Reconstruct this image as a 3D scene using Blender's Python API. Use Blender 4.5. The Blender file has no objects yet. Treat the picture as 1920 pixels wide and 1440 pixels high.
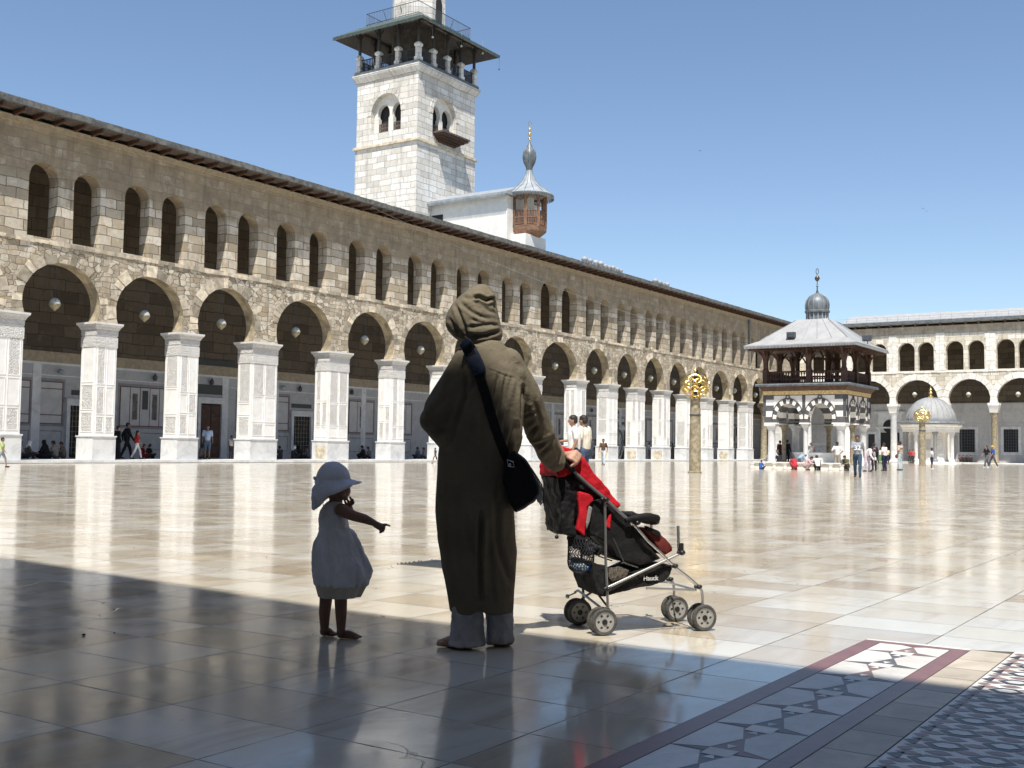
import bpy, math, random
import numpy as np
from mathutils import Vector, Matrix, noise
from mathutils.geometry import tessellate_polygon
random.seed(7)
R_ = math.radians
C = bpy.context.scene.collection
SC = bpy.context.scene

# ---------------------------------------------------------------- camera
YAW, PITCH, ROLL, FPX, EYE = R_(33.797), R_(3.312), R_(.8034), 2100.0, 0.97
fw = Vector((math.cos(PITCH)*math.cos(YAW), math.cos(PITCH)*math.sin(YAW), math.sin(PITCH)))
r0 = Vector((math.sin(YAW), -math.cos(YAW), 0)); u0 = r0.cross(fw)
rt = math.cos(ROLL)*r0 + math.sin(ROLL)*u0
up = -math.sin(ROLL)*r0 + math.cos(ROLL)*u0
cam = bpy.data.cameras.new('camera'); cam_o = bpy.data.objects.new('camera', cam); C.objects.link(cam_o)
cam.sensor_width = 36; cam.lens = 36*FPX/1920; cam.clip_end = 3000; cam.clip_start = .05
cam_o.matrix_world = Matrix(((rt.x, up.x, -fw.x, 0), (rt.y, up.y, -fw.y, 0), (rt.z, up.z, -fw.z, EYE), (0, 0, 0, 1)))
SC.camera = cam_o
HR = Vector((r0.x, r0.y, 0)); HF = Vector((math.cos(YAW), math.sin(YAW), 0))      # level right / away directions of the view

# ---------------------------------------------------------------- sky, sun, exposure
SUN_EL, SUN_AZ = R_(61), R_(31)            # light travels toward +X +Y
w = bpy.data.worlds.new('World'); SC.world = w; w.use_nodes = True
nt = w.node_tree; bg = nt.nodes['Background']
sky = nt.nodes.new('ShaderNodeTexSky'); sky.sky_type = 'NISHITA'; sky.sun_disc = False
sky.sun_elevation = SUN_EL
sd = Vector((-math.cos(SUN_AZ), -math.sin(SUN_AZ), 0))   # horizontal direction toward the sun
sky.sun_rotation = math.atan2(sd.x, sd.y)
sky.air_density = 1.0; sky.dust_density = .6; sky.ozone_density = 1.9; sky.altitude = 700
nt.links.new(sky.outputs[0], bg.inputs[0]); bg.inputs[1].default_value = .122
sl = bpy.data.lights.new('sun', 'SUN'); sl.energy = 5.0; sl.angle = R_(.53); sl.color = (1, .95, .87)
so = bpy.data.objects.new('sun', sl); C.objects.link(so)
ld = Vector((math.cos(SUN_AZ)*math.cos(SUN_EL), math.sin(SUN_AZ)*math.cos(SUN_EL), -math.sin(SUN_EL)))
so.rotation_euler = ld.to_track_quat('-Z', 'Y').to_euler(); so.location = (0, 0, 60)
SC.view_settings.view_transform = 'Standard'; SC.view_settings.look = 'None'
SC.view_settings.exposure = .33; SC.view_settings.gamma = 1
SC.cycles.max_bounces = 7; SC.cycles.diffuse_bounces = 4; SC.cycles.glossy_bounces = 4

# ---------------------------------------------------------------- measuring helpers: photo position + known depth/plane -> point in the place
def ray(u, v): return fw + rt*((u-960)/FPX) - up*((v-720)/FPX)
O = Vector((0, 0, EYE))
def W(u, v, dep): return ray(u, v)*dep + O
def onY(u, v, Y): d = ray(u, v); return d*(Y/d.y) + O
def onX(u, v, X): d = ray(u, v); return d*(X/d.x) + O
def G(u, v, z=0): d = ray(u, v); return d*((z-EYE)/d.z) + O

# ---------------------------------------------------------------- mesh builder
class MB:
    def __init__(s): s.V = []; s.F = []; s.T = []; s.M = []; s.mi = 0; s.X = None
    def add(s, vs, fs, tint=None):
        b = len(s.V)
        if s.X is not None: vs = [s.X @ Vector(v) for v in vs]
        s.V += [tuple(v) for v in vs]
        t = random.random() if tint is None else tint
        for f in fs: s.F.append(tuple(i+b for i in f)); s.T.append(t); s.M.append(s.mi)
        return s
    def box(s, x0, x1, y0, y1, z0, z1, tint=None):
        v = [(x, y, z) for x in (x0, x1) for y in (y0, y1) for z in (z0, z1)]
        return s.add(v, [(0,1,3,2),(4,6,7,5),(0,4,5,1),(2,3,7,6),(0,2,6,4),(1,5,7,3)], tint)
    def obox(s, c, ax, ay, az, tint=None):
        c = Vector(c); ax = Vector(ax); ay = Vector(ay); az = Vector(az)
        v = [c+ax*i+ay*j+az*k for i in (-1,1) for j in (-1,1) for k in (-1,1)]
        return s.add(v, [(0,1,3,2),(4,6,7,5),(0,4,5,1),(2,3,7,6),(0,2,6,4),(1,5,7,3)], tint)
    def rings(s, rs, caps=True, tint=None, closed=False):
        n = len(rs[0]); v = [p for r in rs for p in r]; f = []
        m = len(rs)
        for i in range(m if closed else m-1):
            a = i*n; b = ((i+1) % m)*n
            for j in range(n): k = (j+1) % n; f.append((a+j, a+k, b+k, b+j))
        if caps and not closed: f.append(tuple(range(n))[::-1]); f.append(tuple(range((m-1)*n, m*n)))
        return s.add(v, f, tint)
    def lathe(s, prof, c=(0,0,0), n=20, tint=None, sx=1, sy=1, rot=0):
        return s.rings([[(c[0]+r*sx*math.cos(2*math.pi*j/n+rot), c[1]+r*sy*math.sin(2*math.pi*j/n+rot), c[2]+z) for j in range(n)] for r, z in prof], tint=tint)
    def path(s, pts, rad, n=8, tint=None, closed=False, ell=1.0):
        pts = [Vector(p) for p in pts]; m = len(pts)
        if not hasattr(rad, '__len__'): rad = [rad]*m
        rs = []; prev = None
        for i, p in enumerate(pts):
            a = pts[(i-1) % m] if (i > 0 or closed) else p
            b = pts[(i+1) % m] if (i < m-1 or closed) else p
            t = (b-a).normalized() if (b-a).length > 1e-9 else Vector((0,0,1))
            if prev is None:
                q = Vector((0,0,1)) if abs(t.z) < .9 else Vector((1,0,0))
                nx = t.cross(q).normalized()
            else: nx = (prev - t*prev.dot(t)); nx = nx.normalized() if nx.length > 1e-6 else t.orthogonal().normalized()
            prev = nx; ny = t.cross(nx)
            rs.append([p+nx*rad[i]*math.cos(2*math.pi*j/n)+ny*rad[i]*ell*math.sin(2*math.pi*j/n) for j in range(n)])
        return s.rings(rs, tint=tint, closed=closed)
    def capsule(s, a, b, ra, rb, n=12, flat=1.0, tint=None):
        a = Vector(a); b = Vector(b); t = (b-a)
        t = t.normalized() if t.length > 1e-7 else Vector((0,0,1))
        pts = []; rr = []
        for k in (-.98, -.8, -.45, 0): pts.append(a+t*ra*k); rr.append(ra*math.sqrt(max(0, 1-k*k)))
        for k in (0, .45, .8, .98): pts.append(b+t*rb*k); rr.append(rb*math.sqrt(max(0, 1-k*k)))
        return s.path(pts, rr, n, tint, ell=flat)
    def ball(s, c, rx, ry=None, rz=None, n=14, m=9, tint=None, ax=None):
        ry = ry or rx; rz = rz or rx
        prof = []
        for i in range(m+1):
            a = -math.pi/2 + math.pi*(i+.15*(1 if i == 0 else (-1 if i == m else 0)))/m
            prof.append((math.cos(a), math.sin(a)))
        rs = []
        for r, z in prof:
            row = []
            for j in range(n):
                p = Vector((rx*r*math.cos(2*math.pi*j/n), ry*r*math.sin(2*math.pi*j/n), rz*z))
                if ax is not None: p = ax @ p
                row.append(Vector(c)+p)
            rs.append(row)
        return s.rings(rs, tint=tint)
    def poly(s, pts, z0, z1, tint=None):            # prism of a plan outline (ccw)
        return s.rings([[(x, y, z0) for x, y in pts], [(x, y, z1) for x, y in pts]], tint=tint)
    def wall(s, outer, holes, pmap, d0, d1, tint=None):  # sheet with holes, two faces and reveals
        loops = [outer]+holes
        tri = tessellate_polygon([[Vector((a, b, 0)) for a, b in l] for l in loops])
        flat = [p for l in loops for p in l]; n = len(flat)
        v = [pmap(a, b, d0) for a, b in flat]+[pmap(a, b, d1) for a, b in flat]
        f = [tuple(t) for t in tri]+[tuple(i+n for i in t[::-1]) for t in tri]
        o = 0
        for l in loops:
            for j in range(len(l)): k = (j+1) % len(l); f.append((o+j, o+k, o+k+n, o+j+n))
            o += len(l)
        return s.add(v, f, tint)

def obj(name, mb, mats, parent=None, smooth=None, bevel=0):
    me = bpy.data.meshes.new(name)
    off = wloc(parent) if parent else Vector((0,0,0))
    V = [(x-off.x, y-off.y, z-off.z) for x, y, z in mb.V] if parent else mb.V
    me.from_pydata(V, [], mb.F)
    if not isinstance(mats, (list, tuple)): mats = [mats]
    for m in mats: me.materials.append(m)
    me.polygons.foreach_set('material_index', [min(i, len(mats)-1) for i in mb.M])
    at = me.attributes.new('tint', 'FLOAT', 'FACE'); at.data.foreach_set('value', mb.T)
    me.update()
    # consistent outward normals
    import bmesh
    bm = bmesh.new(); bm.from_mesh(me); bmesh.ops.recalc_face_normals(bm, faces=bm.faces)
    if smooth is not None:
        for f in bm.faces: f.smooth = True
        for e in bm.edges:
            if len(e.link_faces) == 2 and e.calc_face_angle(0) > R_(smooth): e.smooth = False
    bm.to_mesh(me); bm.free()
    o = bpy.data.objects.new(name, me); C.objects.link(o)
    if parent: o.parent = parent
    if bevel:
        b = o.modifiers.new('bevel', 'BEVEL'); b.width = bevel; b.segments = 2; b.limit_method = 'ANGLE'
    return o
def wloc(o):
    v = Vector((0,0,0))
    while o is not None: v = v+Vector(o.location); o = o.parent
    return v
def tag(o, label=None, cat=None, group=None, kind=None):
    if label: o['label'] = label
    if cat: o['category'] = cat
    if group: o['group'] = group
    if kind: o['kind'] = kind
    return o
def thing(name, loc, label, cat, group=None):
    o = bpy.data.objects.new(name, None); C.objects.link(o); o.location = loc; o.empty_display_size = .2
    return tag(o, label, cat, group)
def copy_tree(o, parent=None):
    c = o.copy(); C.objects.link(c)
    if parent: c.parent = parent
    for ch in list(o.children): copy_tree(ch, c)
    return c
def remesh(mb, voxel, smooth_it=3, deform=None):
    """fuse overlapping closed shapes into one continuous skin"""
    me = bpy.data.meshes.new('t'); me.from_pydata(mb.V, [], mb.F)
    import bmesh
    bm = bmesh.new(); bm.from_mesh(me); bmesh.ops.recalc_face_normals(bm, faces=bm.faces); bm.to_mesh(me); bm.free()
    o = bpy.data.objects.new('t', me); C.objects.link(o)
    m = o.modifiers.new('r', 'REMESH'); m.mode = 'VOXEL'; m.voxel_size = voxel; m.adaptivity = 0
    if smooth_it:
        m2 = o.modifiers.new('s', 'SMOOTH'); m2.iterations = smooth_it; m2.factor = .5
    dg = bpy.context.evaluated_depsgraph_get(); dg.update()
    e = o.evaluated_get(dg); em = e.to_mesh()
    r = MB(); vs = [v.co.copy() for v in em.vertices]; ns = [v.normal.copy() for v in em.vertices]
    if deform: vs = [v+deform(v, nn) for v, nn in zip(vs, ns)]
    r.V = [tuple(v) for v in vs]; r.F = [tuple(p.vertices) for p in em.polygons]
    r.T = [.5]*len(r.F); r.M = [0]*len(r.F)
    e.to_mesh_clear(); bpy.data.objects.remove(o); bpy.data.meshes.remove(me)
    return r

# ---------------------------------------------------------------- materials
class N:
    def __init__(s, name):
        s.m = bpy.data.materials.new(name); s.m.use_nodes = True; s.t = s.m.node_tree
        s.b = s.t.nodes['Principled BSDF']; s.tc = None
    def n(s, t, **k):
        x = s.t.nodes.new('ShaderNode'+t)
        for a, v in k.items(): setattr(x, a, v)
        return x
    def L(s, a, b): s.t.links.new(a, b)
    def put(s, sock, v):
        if isinstance(v, (int, float)): sock.default_value = v
        elif isinstance(v, (tuple, list)): sock.default_value = tuple(v)+(() if len(v) == len(sock.default_value) else (1,))
        else: s.L(v, sock)
    def math(s, op, a, b=0, c=0, clamp=False):
        x = s.n('Math', operation=op); x.use_clamp = clamp
        s.put(x.inputs[0], a); s.put(x.inputs[1], b); s.put(x.inputs[2], c); return x.outputs[0]
    def mix(s, f, a, b, mode='MIX'):
        x = s.n('Mix', data_type='RGBA', blend_type=mode); s.put(x.inputs[0], f); s.put(x.inputs[6], a); s.put(x.inputs[7], b); return x.outputs[2]
    def ramp(s, v, stops):
        x = s.n('ValToRGB'); s.put(x.inputs[0], v); e = x.color_ramp.elements
        while len(e) < len(stops): e.new(.5)
        for i, (p, c) in enumerate(stops):
            e[i].position = p; e[i].color = tuple(c)+(1,) if isinstance(c, (tuple, list)) else (c, c, c, 1)
        return x.outputs[0]
    def sstep(s, v, a, b):
        x = s.n('MapRange', interpolation_type='SMOOTHSTEP'); s.put(x.inputs[0], v); s.put(x.inputs[1], a); s.put(x.inputs[2], b); return x.outputs[0]
    def co(s):
        if s.tc is None: s.tc = s.n('TexCoord')
        return s.tc.outputs['Object']
    def xyz(s, v=None):
        x = s.n('SeparateXYZ'); s.L(v or s.co(), x.inputs[0]); return x.outputs
    def vec(s, x, y, z=0):
        c = s.n('CombineXYZ'); s.put(c.inputs[0], x); s.put(c.inputs[1], y); s.put(c.inputs[2], z); return c.outputs[0]
    def noise(s, scale, detail=4, rough=.55, vec=None, dist=0):
        x = s.n('TexNoise'); x.inputs['Scale'].default_value = scale; x.inputs['Detail'].default_value = detail
        x.inputs['Roughness'].default_value = rough; x.inputs['Distortion'].default_value = dist
        s.L(vec or s.co(), x.inputs[0]); return x.outputs[0]
    def noisec(s, scale, vec=None):
        x = s.n('TexNoise'); x.inputs['Scale'].default_value = scale; s.L(vec or s.co(), x.inputs[0]); return x.outputs[1]
    def vor(s, scale, feature='F1', vec=None, rnd=1):
        x = s.n('TexVoronoi', feature=feature); x.inputs['Scale'].default_value = scale; x.inputs['Randomness'].default_value = rnd
        s.L(vec or s.co(), x.inputs[0]); return x.outputs
    def vadd(s, a, b, k):
        q = s.n('VectorMath', operation='SCALE'); s.L(b, q.inputs[0]); q.inputs['Scale'].default_value = k
        r = s.n('VectorMath', operation='ADD'); s.L(a, r.inputs[0]); s.L(q.outputs[0], r.inputs[1]); return r.outputs[0]
    def bump(s, h, strength=.5, dist=.02, prev=None):
        x = s.n('Bump'); x.inputs['Strength'].default_value = strength; x.inputs['Distance'].default_value = dist
        s.L(h, x.inputs['Height'])
        if prev: s.L(prev, x.inputs['Normal'])
        return x.outputs[0]
    def fin(s, col, rough=.8, normal=None, metal=0, spec=None):
        s.put(s.b.inputs['Base Color'], col); s.put(s.b.inputs['Roughness'], rough); s.b.inputs['Metallic'].default_value = metal
        if normal: s.L(normal, s.b.inputs['Normal'])
        if spec is not None: s.b.inputs['Specular IOR Level'].default_value = spec
        return s.m
    def tint(s):
        x = s.n('Attribute'); x.attribute_name = 'tint'; return x.outputs['Fac']

def simple(name, c, rough=.7, var=.15, scale=6, metal=0, bump=.15, bs=30, spec=None, tintvar=0):
    k = N(name); n = k.noise(scale, 5)
    a = tuple(max(0, x*(1-var)) for x in c); b = tuple(min(1, x*(1+var)) for x in c)
    col = k.mix(k.sstep(n, .3, .7), a, b)
    if tintvar:
        t = k.math('MULTIPLY_ADD', k.tint(), 2*tintvar, 1-tintvar)
        col = k.mix(1, col, k.vec(t, t, t), 'MULTIPLY')
    return k.fin(col, rough, k.bump(k.noise(bs, 4), bump, .01) if bump else None, metal, spec)

def stone_wall(name, light, mid, plaster, far=None, zones=True, big=False, zones2=None, con=.62, course=None):
    """irregular masonry: rubble below, ashlar at window height, worn plaster above"""
    k = N(name); X = k.xyz(); s = k.math('ADD', X[0], X[1]); z = X[2]
    v = k.vec(s, z, 0)
    vd = k.vadd(v, k.noisec(1.3, v), .22)
    # rubble
    sc = k.vec(s, k.math('MULTIPLY', z, 1.45), 0); scd = k.vadd(sc, k.noisec(1.1, sc), .35)
    vo = k.vor(2.7 if not big else .9, 'F1', scd, .85); ve = k.vor(2.7 if not big else .9, 'DISTANCE_TO_EDGE', scd, .85)
    b2 = k.n('TexBrick', offset=.37, squash=1.35, squash_frequency=2)
    vs2 = k.vadd(k.vadd(v, k.noisec(.9, v), .55), k.noisec(3.4, v), .10); k.L(vs2, b2.inputs['Vector'])
    b2.inputs['Scale'].default_value = 1; b2.inputs['Brick Width'].default_value = .46; b2.inputs['Row Height'].default_value = .27
    b2.inputs['Mortar Size'].default_value = .016; b2.inputs['Mortar Smooth'].default_value = .6; b2.inputs['Bias'].default_value = 0
    b2.inputs['Color1'].default_value = (0,0,0,1); b2.inputs['Color2'].default_value = (1,1,1,1); b2.inputs['Mortar'].default_value = (.5,.5,.5,1)
    usev = k.sstep(k.noise(.55, 3, .5), .50, .54)
    cell = k.math('ADD', k.math('MULTIPLY', k.xyz(vo['Color'])[0], usev), k.math('MULTIPLY', k.xyz(b2.outputs['Color'])[0], k.math('SUBTRACT', 1, usev)))
    edge_r = k.math('ADD', k.math('MULTIPLY', k.sstep(ve['Distance'], .012, .07), usev), k.math('MULTIPLY', k.math('SUBTRACT', 1, b2.outputs['Fac']), k.math('SUBTRACT', 1, usev)))
    # courses
    br = k.n('TexBrick', offset=.43, squash=1.25, squash_frequency=3); k.L(vd, br.inputs['Vector'])
    br.inputs['Scale'].default_value = 1; br.inputs['Brick Width'].default_value = (course or (.95 if not big else 1.5, 0))[0]; br.inputs['Row Height'].default_value = course[1] if course else (.47 if not big else .62)
    br.inputs['Mortar Size'].default_value = .022; br.inputs['Mortar Smooth'].default_value = .35; br.inputs['Bias'].default_value = 0
    br.inputs['Color1'].default_value = (0,0,0,1); br.inputs['Color2'].default_value = (1,1,1,1); br.inputs['Mortar'].default_value = (.5,.5,.5,1)
    cellb = k.xyz(br.outputs['Color'])[0]; edge_b = k.math('SUBTRACT', 1, br.outputs['Fac'])
    nz = k.noise(.35, 4, .6)
    zz = k.math('ADD', z, k.math('MULTIPLY', k.math('SUBTRACT', nz, .5), 1.2 if zones else 0))
    if zones:
        ash = k.sstep(z, 10.3, 10.4)
        pl = k.sstep(zz, 12.9, 13.6)
        xg = k.sstep(k.math('ADD', X[0], k.math('MULTIPLY', k.math('SUBTRACT', k.noise(.12, 3), .5), 50)), far[0], far[1]) if far else 0
        pl = k.math('MAXIMUM', pl, k.math('MULTIPLY', xg, .72) if far else 0)
    else:
        ash = 1.0; pl = k.sstep(zz, zones2, zones2+.15) if zones2 else 0.0
    cellm = k.math('ADD', k.math('MULTIPLY', cell, k.math('SUBTRACT', 1, ash)), k.math('MULTIPLY', cellb, ash))
    edge = k.math('ADD', k.math('MULTIPLY', edge_r, k.math('SUBTRACT', 1, ash)), k.math('MULTIPLY', edge_b, ash))
    col = k.ramp(cellm, [(0, tuple(x*con for x in mid)), (.35, mid), (.62, tuple((a+b)/2 for a, b in zip(light, mid))), (1, light)])
    col = k.mix(k.math('MULTIPLY', k.sstep(k.noise(3.2, 6, .7), .45, .75), .45), col, tuple(x*.55 for x in mid))
    och = k.sstep(k.noise(2.1, 2, .5, v), .56, .62)
    col = k.mix(k.math('MULTIPLY', och, .45 if con < .78 else .2), col, (mid[0]*1.02, mid[1]*.88, mid[2]*.68))
    col = k.mix(k.math('MULTIPLY', k.sstep(k.noise(1.3, 5, .65), .56, .66), .5 if con < .78 else .25), col, tuple(min(1, x*1.12) for x in light))
    col = k.mix(k.math('SUBTRACT', 1, edge), col, tuple(x*(.38 if con < .78 else .55) for x in mid))
    pc = k.mix(k.sstep(k.noise(.8, 7, .65), .3, .7), tuple(x*.75 for x in plaster), tuple(x*1.18 for x in plaster))
    pc = k.mix(k.math('MULTIPLY', k.sstep(k.noise(6, 6, .7), .52, .72), .3), pc, tuple(x*.55 for x in plaster))
    pc = k.mix(k.math('MULTIPLY', k.math('SUBTRACT', 1, edge_b), .2), pc, tuple(x*.5 for x in plaster))
    pc = k.mix(k.math('MULTIPLY', cellb, .13), pc, tuple(min(1, x*1.5) for x in plaster))
    pl = k.math('MULTIPLY', pl, k.math('MULTIPLY_ADD', k.sstep(k.noise(1.7, 5, .7), .42, .66), -.4, 1))
    col = k.mix(pl, col, pc)
    # vertical streaks of dirt
    st = k.noise(1, 5, .6, k.vec(k.math('MULTIPLY', s, 2.2), k.math('MULTIPLY', z, .18), 0))
    col = k.mix(k.math('MULTIPLY', k.sstep(st, .50, .72), .42), col, tuple(x*.45 for x in plaster))
    hgt = k.math('ADD', k.math('MULTIPLY', edge, k.math('MULTIPLY_ADD', pl, -.75, 1)), k.math('MULTIPLY', k.noise(7, 6, .7), .7))
    hgt = k.math('ADD', hgt, k.math('MULTIPLY', cellm, .4))
    return k.fin(col, .92, k.bump(hgt, .7, .045))

M = {}
M['facade'] = stone_wall('facade_stone', (.70,.635,.52), (.45,.38,.275), (.30,.24,.16), far=(45, 110), con=.72)
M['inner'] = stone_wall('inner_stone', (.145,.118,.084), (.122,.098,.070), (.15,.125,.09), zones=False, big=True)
M['tower'] = stone_wall('tower_stone', (.82,.80,.75), (.70,.665,.60), (.46,.41,.34), zones=False, con=.84, course=(1.05,.5))
M['eastwall'] = stone_wall('east_stone', (.80,.76,.67), (.66,.60,.48), (.40,.345,.265), zones=False, zones2=14.75, con=.8, course=(.9,.5))
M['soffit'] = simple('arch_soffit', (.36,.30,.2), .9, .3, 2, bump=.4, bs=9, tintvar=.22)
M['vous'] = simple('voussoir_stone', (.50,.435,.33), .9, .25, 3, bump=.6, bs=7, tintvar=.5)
M['vousw'] = simple('white_voussoir', (.78,.75,.68), .8, .1, 3, bump=.4, bs=7, tintvar=.1)

def marble(name, c, vein, rough=.5, blocks=None, carve=False):
    k = N(name); X = k.xyz(); s = k.math('ADD', X[0], X[1])
    n = k.noise(1.1, 8, .65, None, 1.2)
    col = k.mix(k.sstep(n, .38, .68), c, vein)
    col = k.mix(k.math('MULTIPLY', k.sstep(k.noise(4, 6, .7), .5, .8), .35), col, tuple(x*.72 for x in vein))
    h = k.noise(14, 5)
    if carve:
        vv = k.vec(k.math('MULTIPLY', s, 1), X[2], 0)
        a = k.vor(6.5, 'SMOOTH_F1', vv, .25)['Distance']; b = k.vor(13, 'DISTANCE_TO_EDGE', vv, .6)['Distance']
        h = k.math('ADD', k.math('SINE', k.math('MULTIPLY', a, 34)), k.math('MULTIPLY', k.sstep(b, .0, .2), 1.3))
        col = k.mix(k.math('MULTIPLY', k.sstep(h, .4, -.8), .5), col, tuple(x*.62 for x in c))
        return k.fin(col, rough, k.bump(h, .8, .03))
    return k.fin(col, rough, k.bump(h, .25, .01))
M['marble'] = marble('white_marble', (.90,.89,.86), (.80,.785,.74))
M['carved'] = marble('carved_marble', (.89,.875,.84), (.80,.78,.73), carve=True)
M['plinth'] = marble('grey_marble', (.74,.74,.72), (.56,.57,.57))
M['dado'] = marble('dado_marble', (.46,.46,.45), (.37,.375,.375))
M['dadof'] = marble('dado_field', (.56,.55,.53), (.47,.46,.44))
M['dadograyband'] = marble('dado_dark_band', (.27,.28,.29), (.2,.21,.22))
M['tanband'] = simple('tan_band', (.36,.30,.21), .85, .15, 5, bump=.6, bs=22)
M['redline'] = simple('red_marble_line', (.15,.07,.055), .6, .2, 6)
M['plaque'] = simple('dark_plaque', (.045,.055,.05), .5, .3, 20, bump=.8, bs=45)
M['dark'] = simple('dark_interior', (.02,.02,.02), .8)
M['wood'] = simple('dark_wood', (.075,.036,.022), .65, .35, 5, bump=.4, bs=25, tintvar=.3)
M['woodgrey'] = simple('weathered_wood', (.13,.10,.085), .8, .3, 5, bump=.4, bs=25, tintvar=.3)
M['tdark'] = simple('tower_timber', (.05,.046,.045), .75, .3, 5, bump=.4, bs=25, tintvar=.3)
M['lead'] = simple('lead_sheet', (.33,.355,.375), .55, .14, 2, metal=.1, bump=.15, bs=8, tintvar=.12)
M['leadlight'] = simple('pale_lead_sheet', (.37,.37,.36), .65, .1, 1.5, bump=.15, bs=6, tintvar=.1)
M['leaddark'] = simple('old_lead', (.16,.18,.19), .5, .25, 3, metal=.3, bump=.3, bs=14, tintvar=.15)
M['roofedge'] = simple('roof_edge', (.13,.13,.12), .85, .4, 4, bump=.8, bs=12)
M['gold'] = simple('gilded_metal', (.66,.47,.16), .34, .12, 8, metal=1, bump=.1)
M['antique'] = simple('antique_column_stone', (.30,.255,.17), .75, .35, 5, bump=.7, bs=16)
M['iron'] = simple('painted_iron', (.09,.10,.11), .5, .2, 9, metal=.4)
M['plaster'] = simple('white_plaster', (.80,.77,.71), .9, .06, 2, bump=.3, bs=6)
M['black'] = simple('black_stone', (.085,.085,.09), .6, .2, 6)
M['lamp'] = simple('lamp_glass', (.50,.52,.46), .25, .1, 6, bump=0)
M['brass'] = simple('lamp_brass', (.30,.265,.18), .4, .2, 8, metal=.15, bump=0)
M['greenroof'] = simple('canopy_roof_metal', (.075,.10,.09), .6, .35, 5, bump=.7, bs=20)
M['goldband'] = simple('gilded_band', (.62,.46,.22), .6, .4, 16, bump=.8, bs=30)

def floor_mat():
    k = N('polished_marble'); X = k.xyz()
    x = k.math('ADD', X[0], -.19); y = k.math('ADD', X[1], -.15)
    wx, wy = .44, .65
    row = k.math('FLOOR', k.math('DIVIDE', y, wy))
    wn = k.n('TexWhiteNoise', noise_dimensions='1D'); k.L(row, wn.inputs['W'])
    shift = k.math('MULTIPLY', k.math('ROUND', k.math('MULTIPLY', wn.outputs[0], 1.2)), wx*.5)
    # rows near the viewer share joints, farther rows break joint
    shift = k.math('MULTIPLY', shift, k.sstep(y, 5.0, 5.2))
    xs = k.math('ADD', x, shift)
    fx = k.math('DIVIDE', xs, wx); fy = k.math('DIVIDE', y, wy)
    cx = k.math('FLOOR', fx); cy = k.math('FLOOR', fy)
    lx = k.math('FRACT', fx); ly = k.math('FRACT', fy)
    ex = k.math('MULTIPLY', k.math('MINIMUM', lx, k.math('SUBTRACT', 1, lx)), wx)
    ey = k.math('MULTIPLY', k.math('MINIMUM', ly, k.math('SUBTRACT', 1, ly)), wy)
    jn = k.math('MULTIPLY_ADD', k.noise(5, 5, .7), .011, -.0038)
    joint = k.math('SUBTRACT', 1, k.sstep(k.math('SUBTRACT', k.math('MINIMUM', ex, ey), jn), 0, .003))
    w2 = k.n('TexWhiteNoise', noise_dimensions='2D'); k.L(k.vec(cx, cy), w2.inputs['Vector'])
    rnd = w2.outputs['Value']; rc = k.xyz(w2.outputs['Color'])
    col = k.ramp(rnd, [(0, (.49,.41,.30)), (.15, (.55,.475,.36)), (.42, (.64,.585,.47)), (.72, (.71,.675,.59)), (1, (.60,.52,.385))])
    big_ = k.n('TexWhiteNoise', noise_dimensions='2D'); k.L(k.vec(k.math('FLOOR', k.math('MULTIPLY', cx, .5)), cy), big_.inputs['Vector'])
    # veins: stretched clouds, offset per slab
    vv = k.vec(k.math('ADD', k.math('MULTIPLY', X[0], .8), k.math('MULTIPLY', rc[0], 40)), k.math('ADD', k.math('MULTIPLY', X[1], 2.6), k.math('MULTIPLY', rc[1], 40)), 0)
    vn = k.noise(1.1, 8, .62, vv, 1.0)
    col = k.mix(k.math('MULTIPLY', k.sstep(vn, .48, .72), .55), col, (.40,.30,.185))
    col = k.mix(k.math('MULTIPLY', k.sstep(k.noise(.9, 7, .6, vv, .4), .52, .75), .5), col, (.68,.66,.61))
    col = k.mix(k.math('MULTIPLY', k.sstep(k.noise(1.7, 6, .7), .6, .8), .3), col, (.36,.30,.22))
    ck = k.vor(1.1, 'DISTANCE_TO_EDGE', k.vadd(k.co(), k.noisec(2.5), .35))['Distance']
    ck = k.math('MULTIPLY', k.math('SUBTRACT', 1, k.sstep(ck, .0012, .004)), k.sstep(k.noise(.8, 3), .56, .60))
    col = k.mix(k.math('MULTIPLY', ck, .7), col, (.16,.13,.10))
    sc_ = k.noise(9, 7, .8, k.vec(k.math('MULTIPLY', X[0], 1), k.math('MULTIPLY', X[1], 5), 0))
    col = k.mix(k.math('MULTIPLY', k.sstep(sc_, .56, .72), .16), col, (.36,.30,.22))
    sp = k.vor(3.1, 'F1')['Distance']
    col = k.mix(k.math('MULTIPLY', k.math('SUBTRACT', 1, k.sstep(sp, .010, .022)), .75), col, (.12,.10,.08))
    col = k.mix(k.math('MULTIPLY', joint, .92), col, (.07,.06,.05))
    # each slab is laid very slightly out of level and is gently wavy
    h1 = k.math('ADD', k.math('MULTIPLY', k.math('SUBTRACT', lx, .5), k.math('SUBTRACT', rc[0], .5)), k.math('MULTIPLY', k.math('SUBTRACT', ly, .5), k.math('SUBTRACT', rc[1], .5)))
    h = k.math('ADD', k.math('MULTIPLY', h1, .0028), k.math('MULTIPLY', k.noise(1.6, 3, .5), .0016))
    h = k.math('ADD', h, k.math('MULTIPLY', k.noise(14, 3, .6), .00022))
    h = k.math('ADD', h, k.math('MULTIPLY', ck, -.0006))
    b = k.bump(h, 1, 1.0)
    b2 = k.bump(k.math('MULTIPLY', joint, -1), .6, .002, b)
    ro = k.math('ADD', k.math('MULTIPLY', k.sstep(k.noise(2.2, 6, .65), .3, .75), .11), .075)
    ro = k.math('ADD', ro, k.math('MULTIPLY', joint, .4))
    k.b.inputs['IOR'].default_value = 1.62
    return k.fin(col, ro, b2)
M['floor'] = floor_mat()
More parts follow.
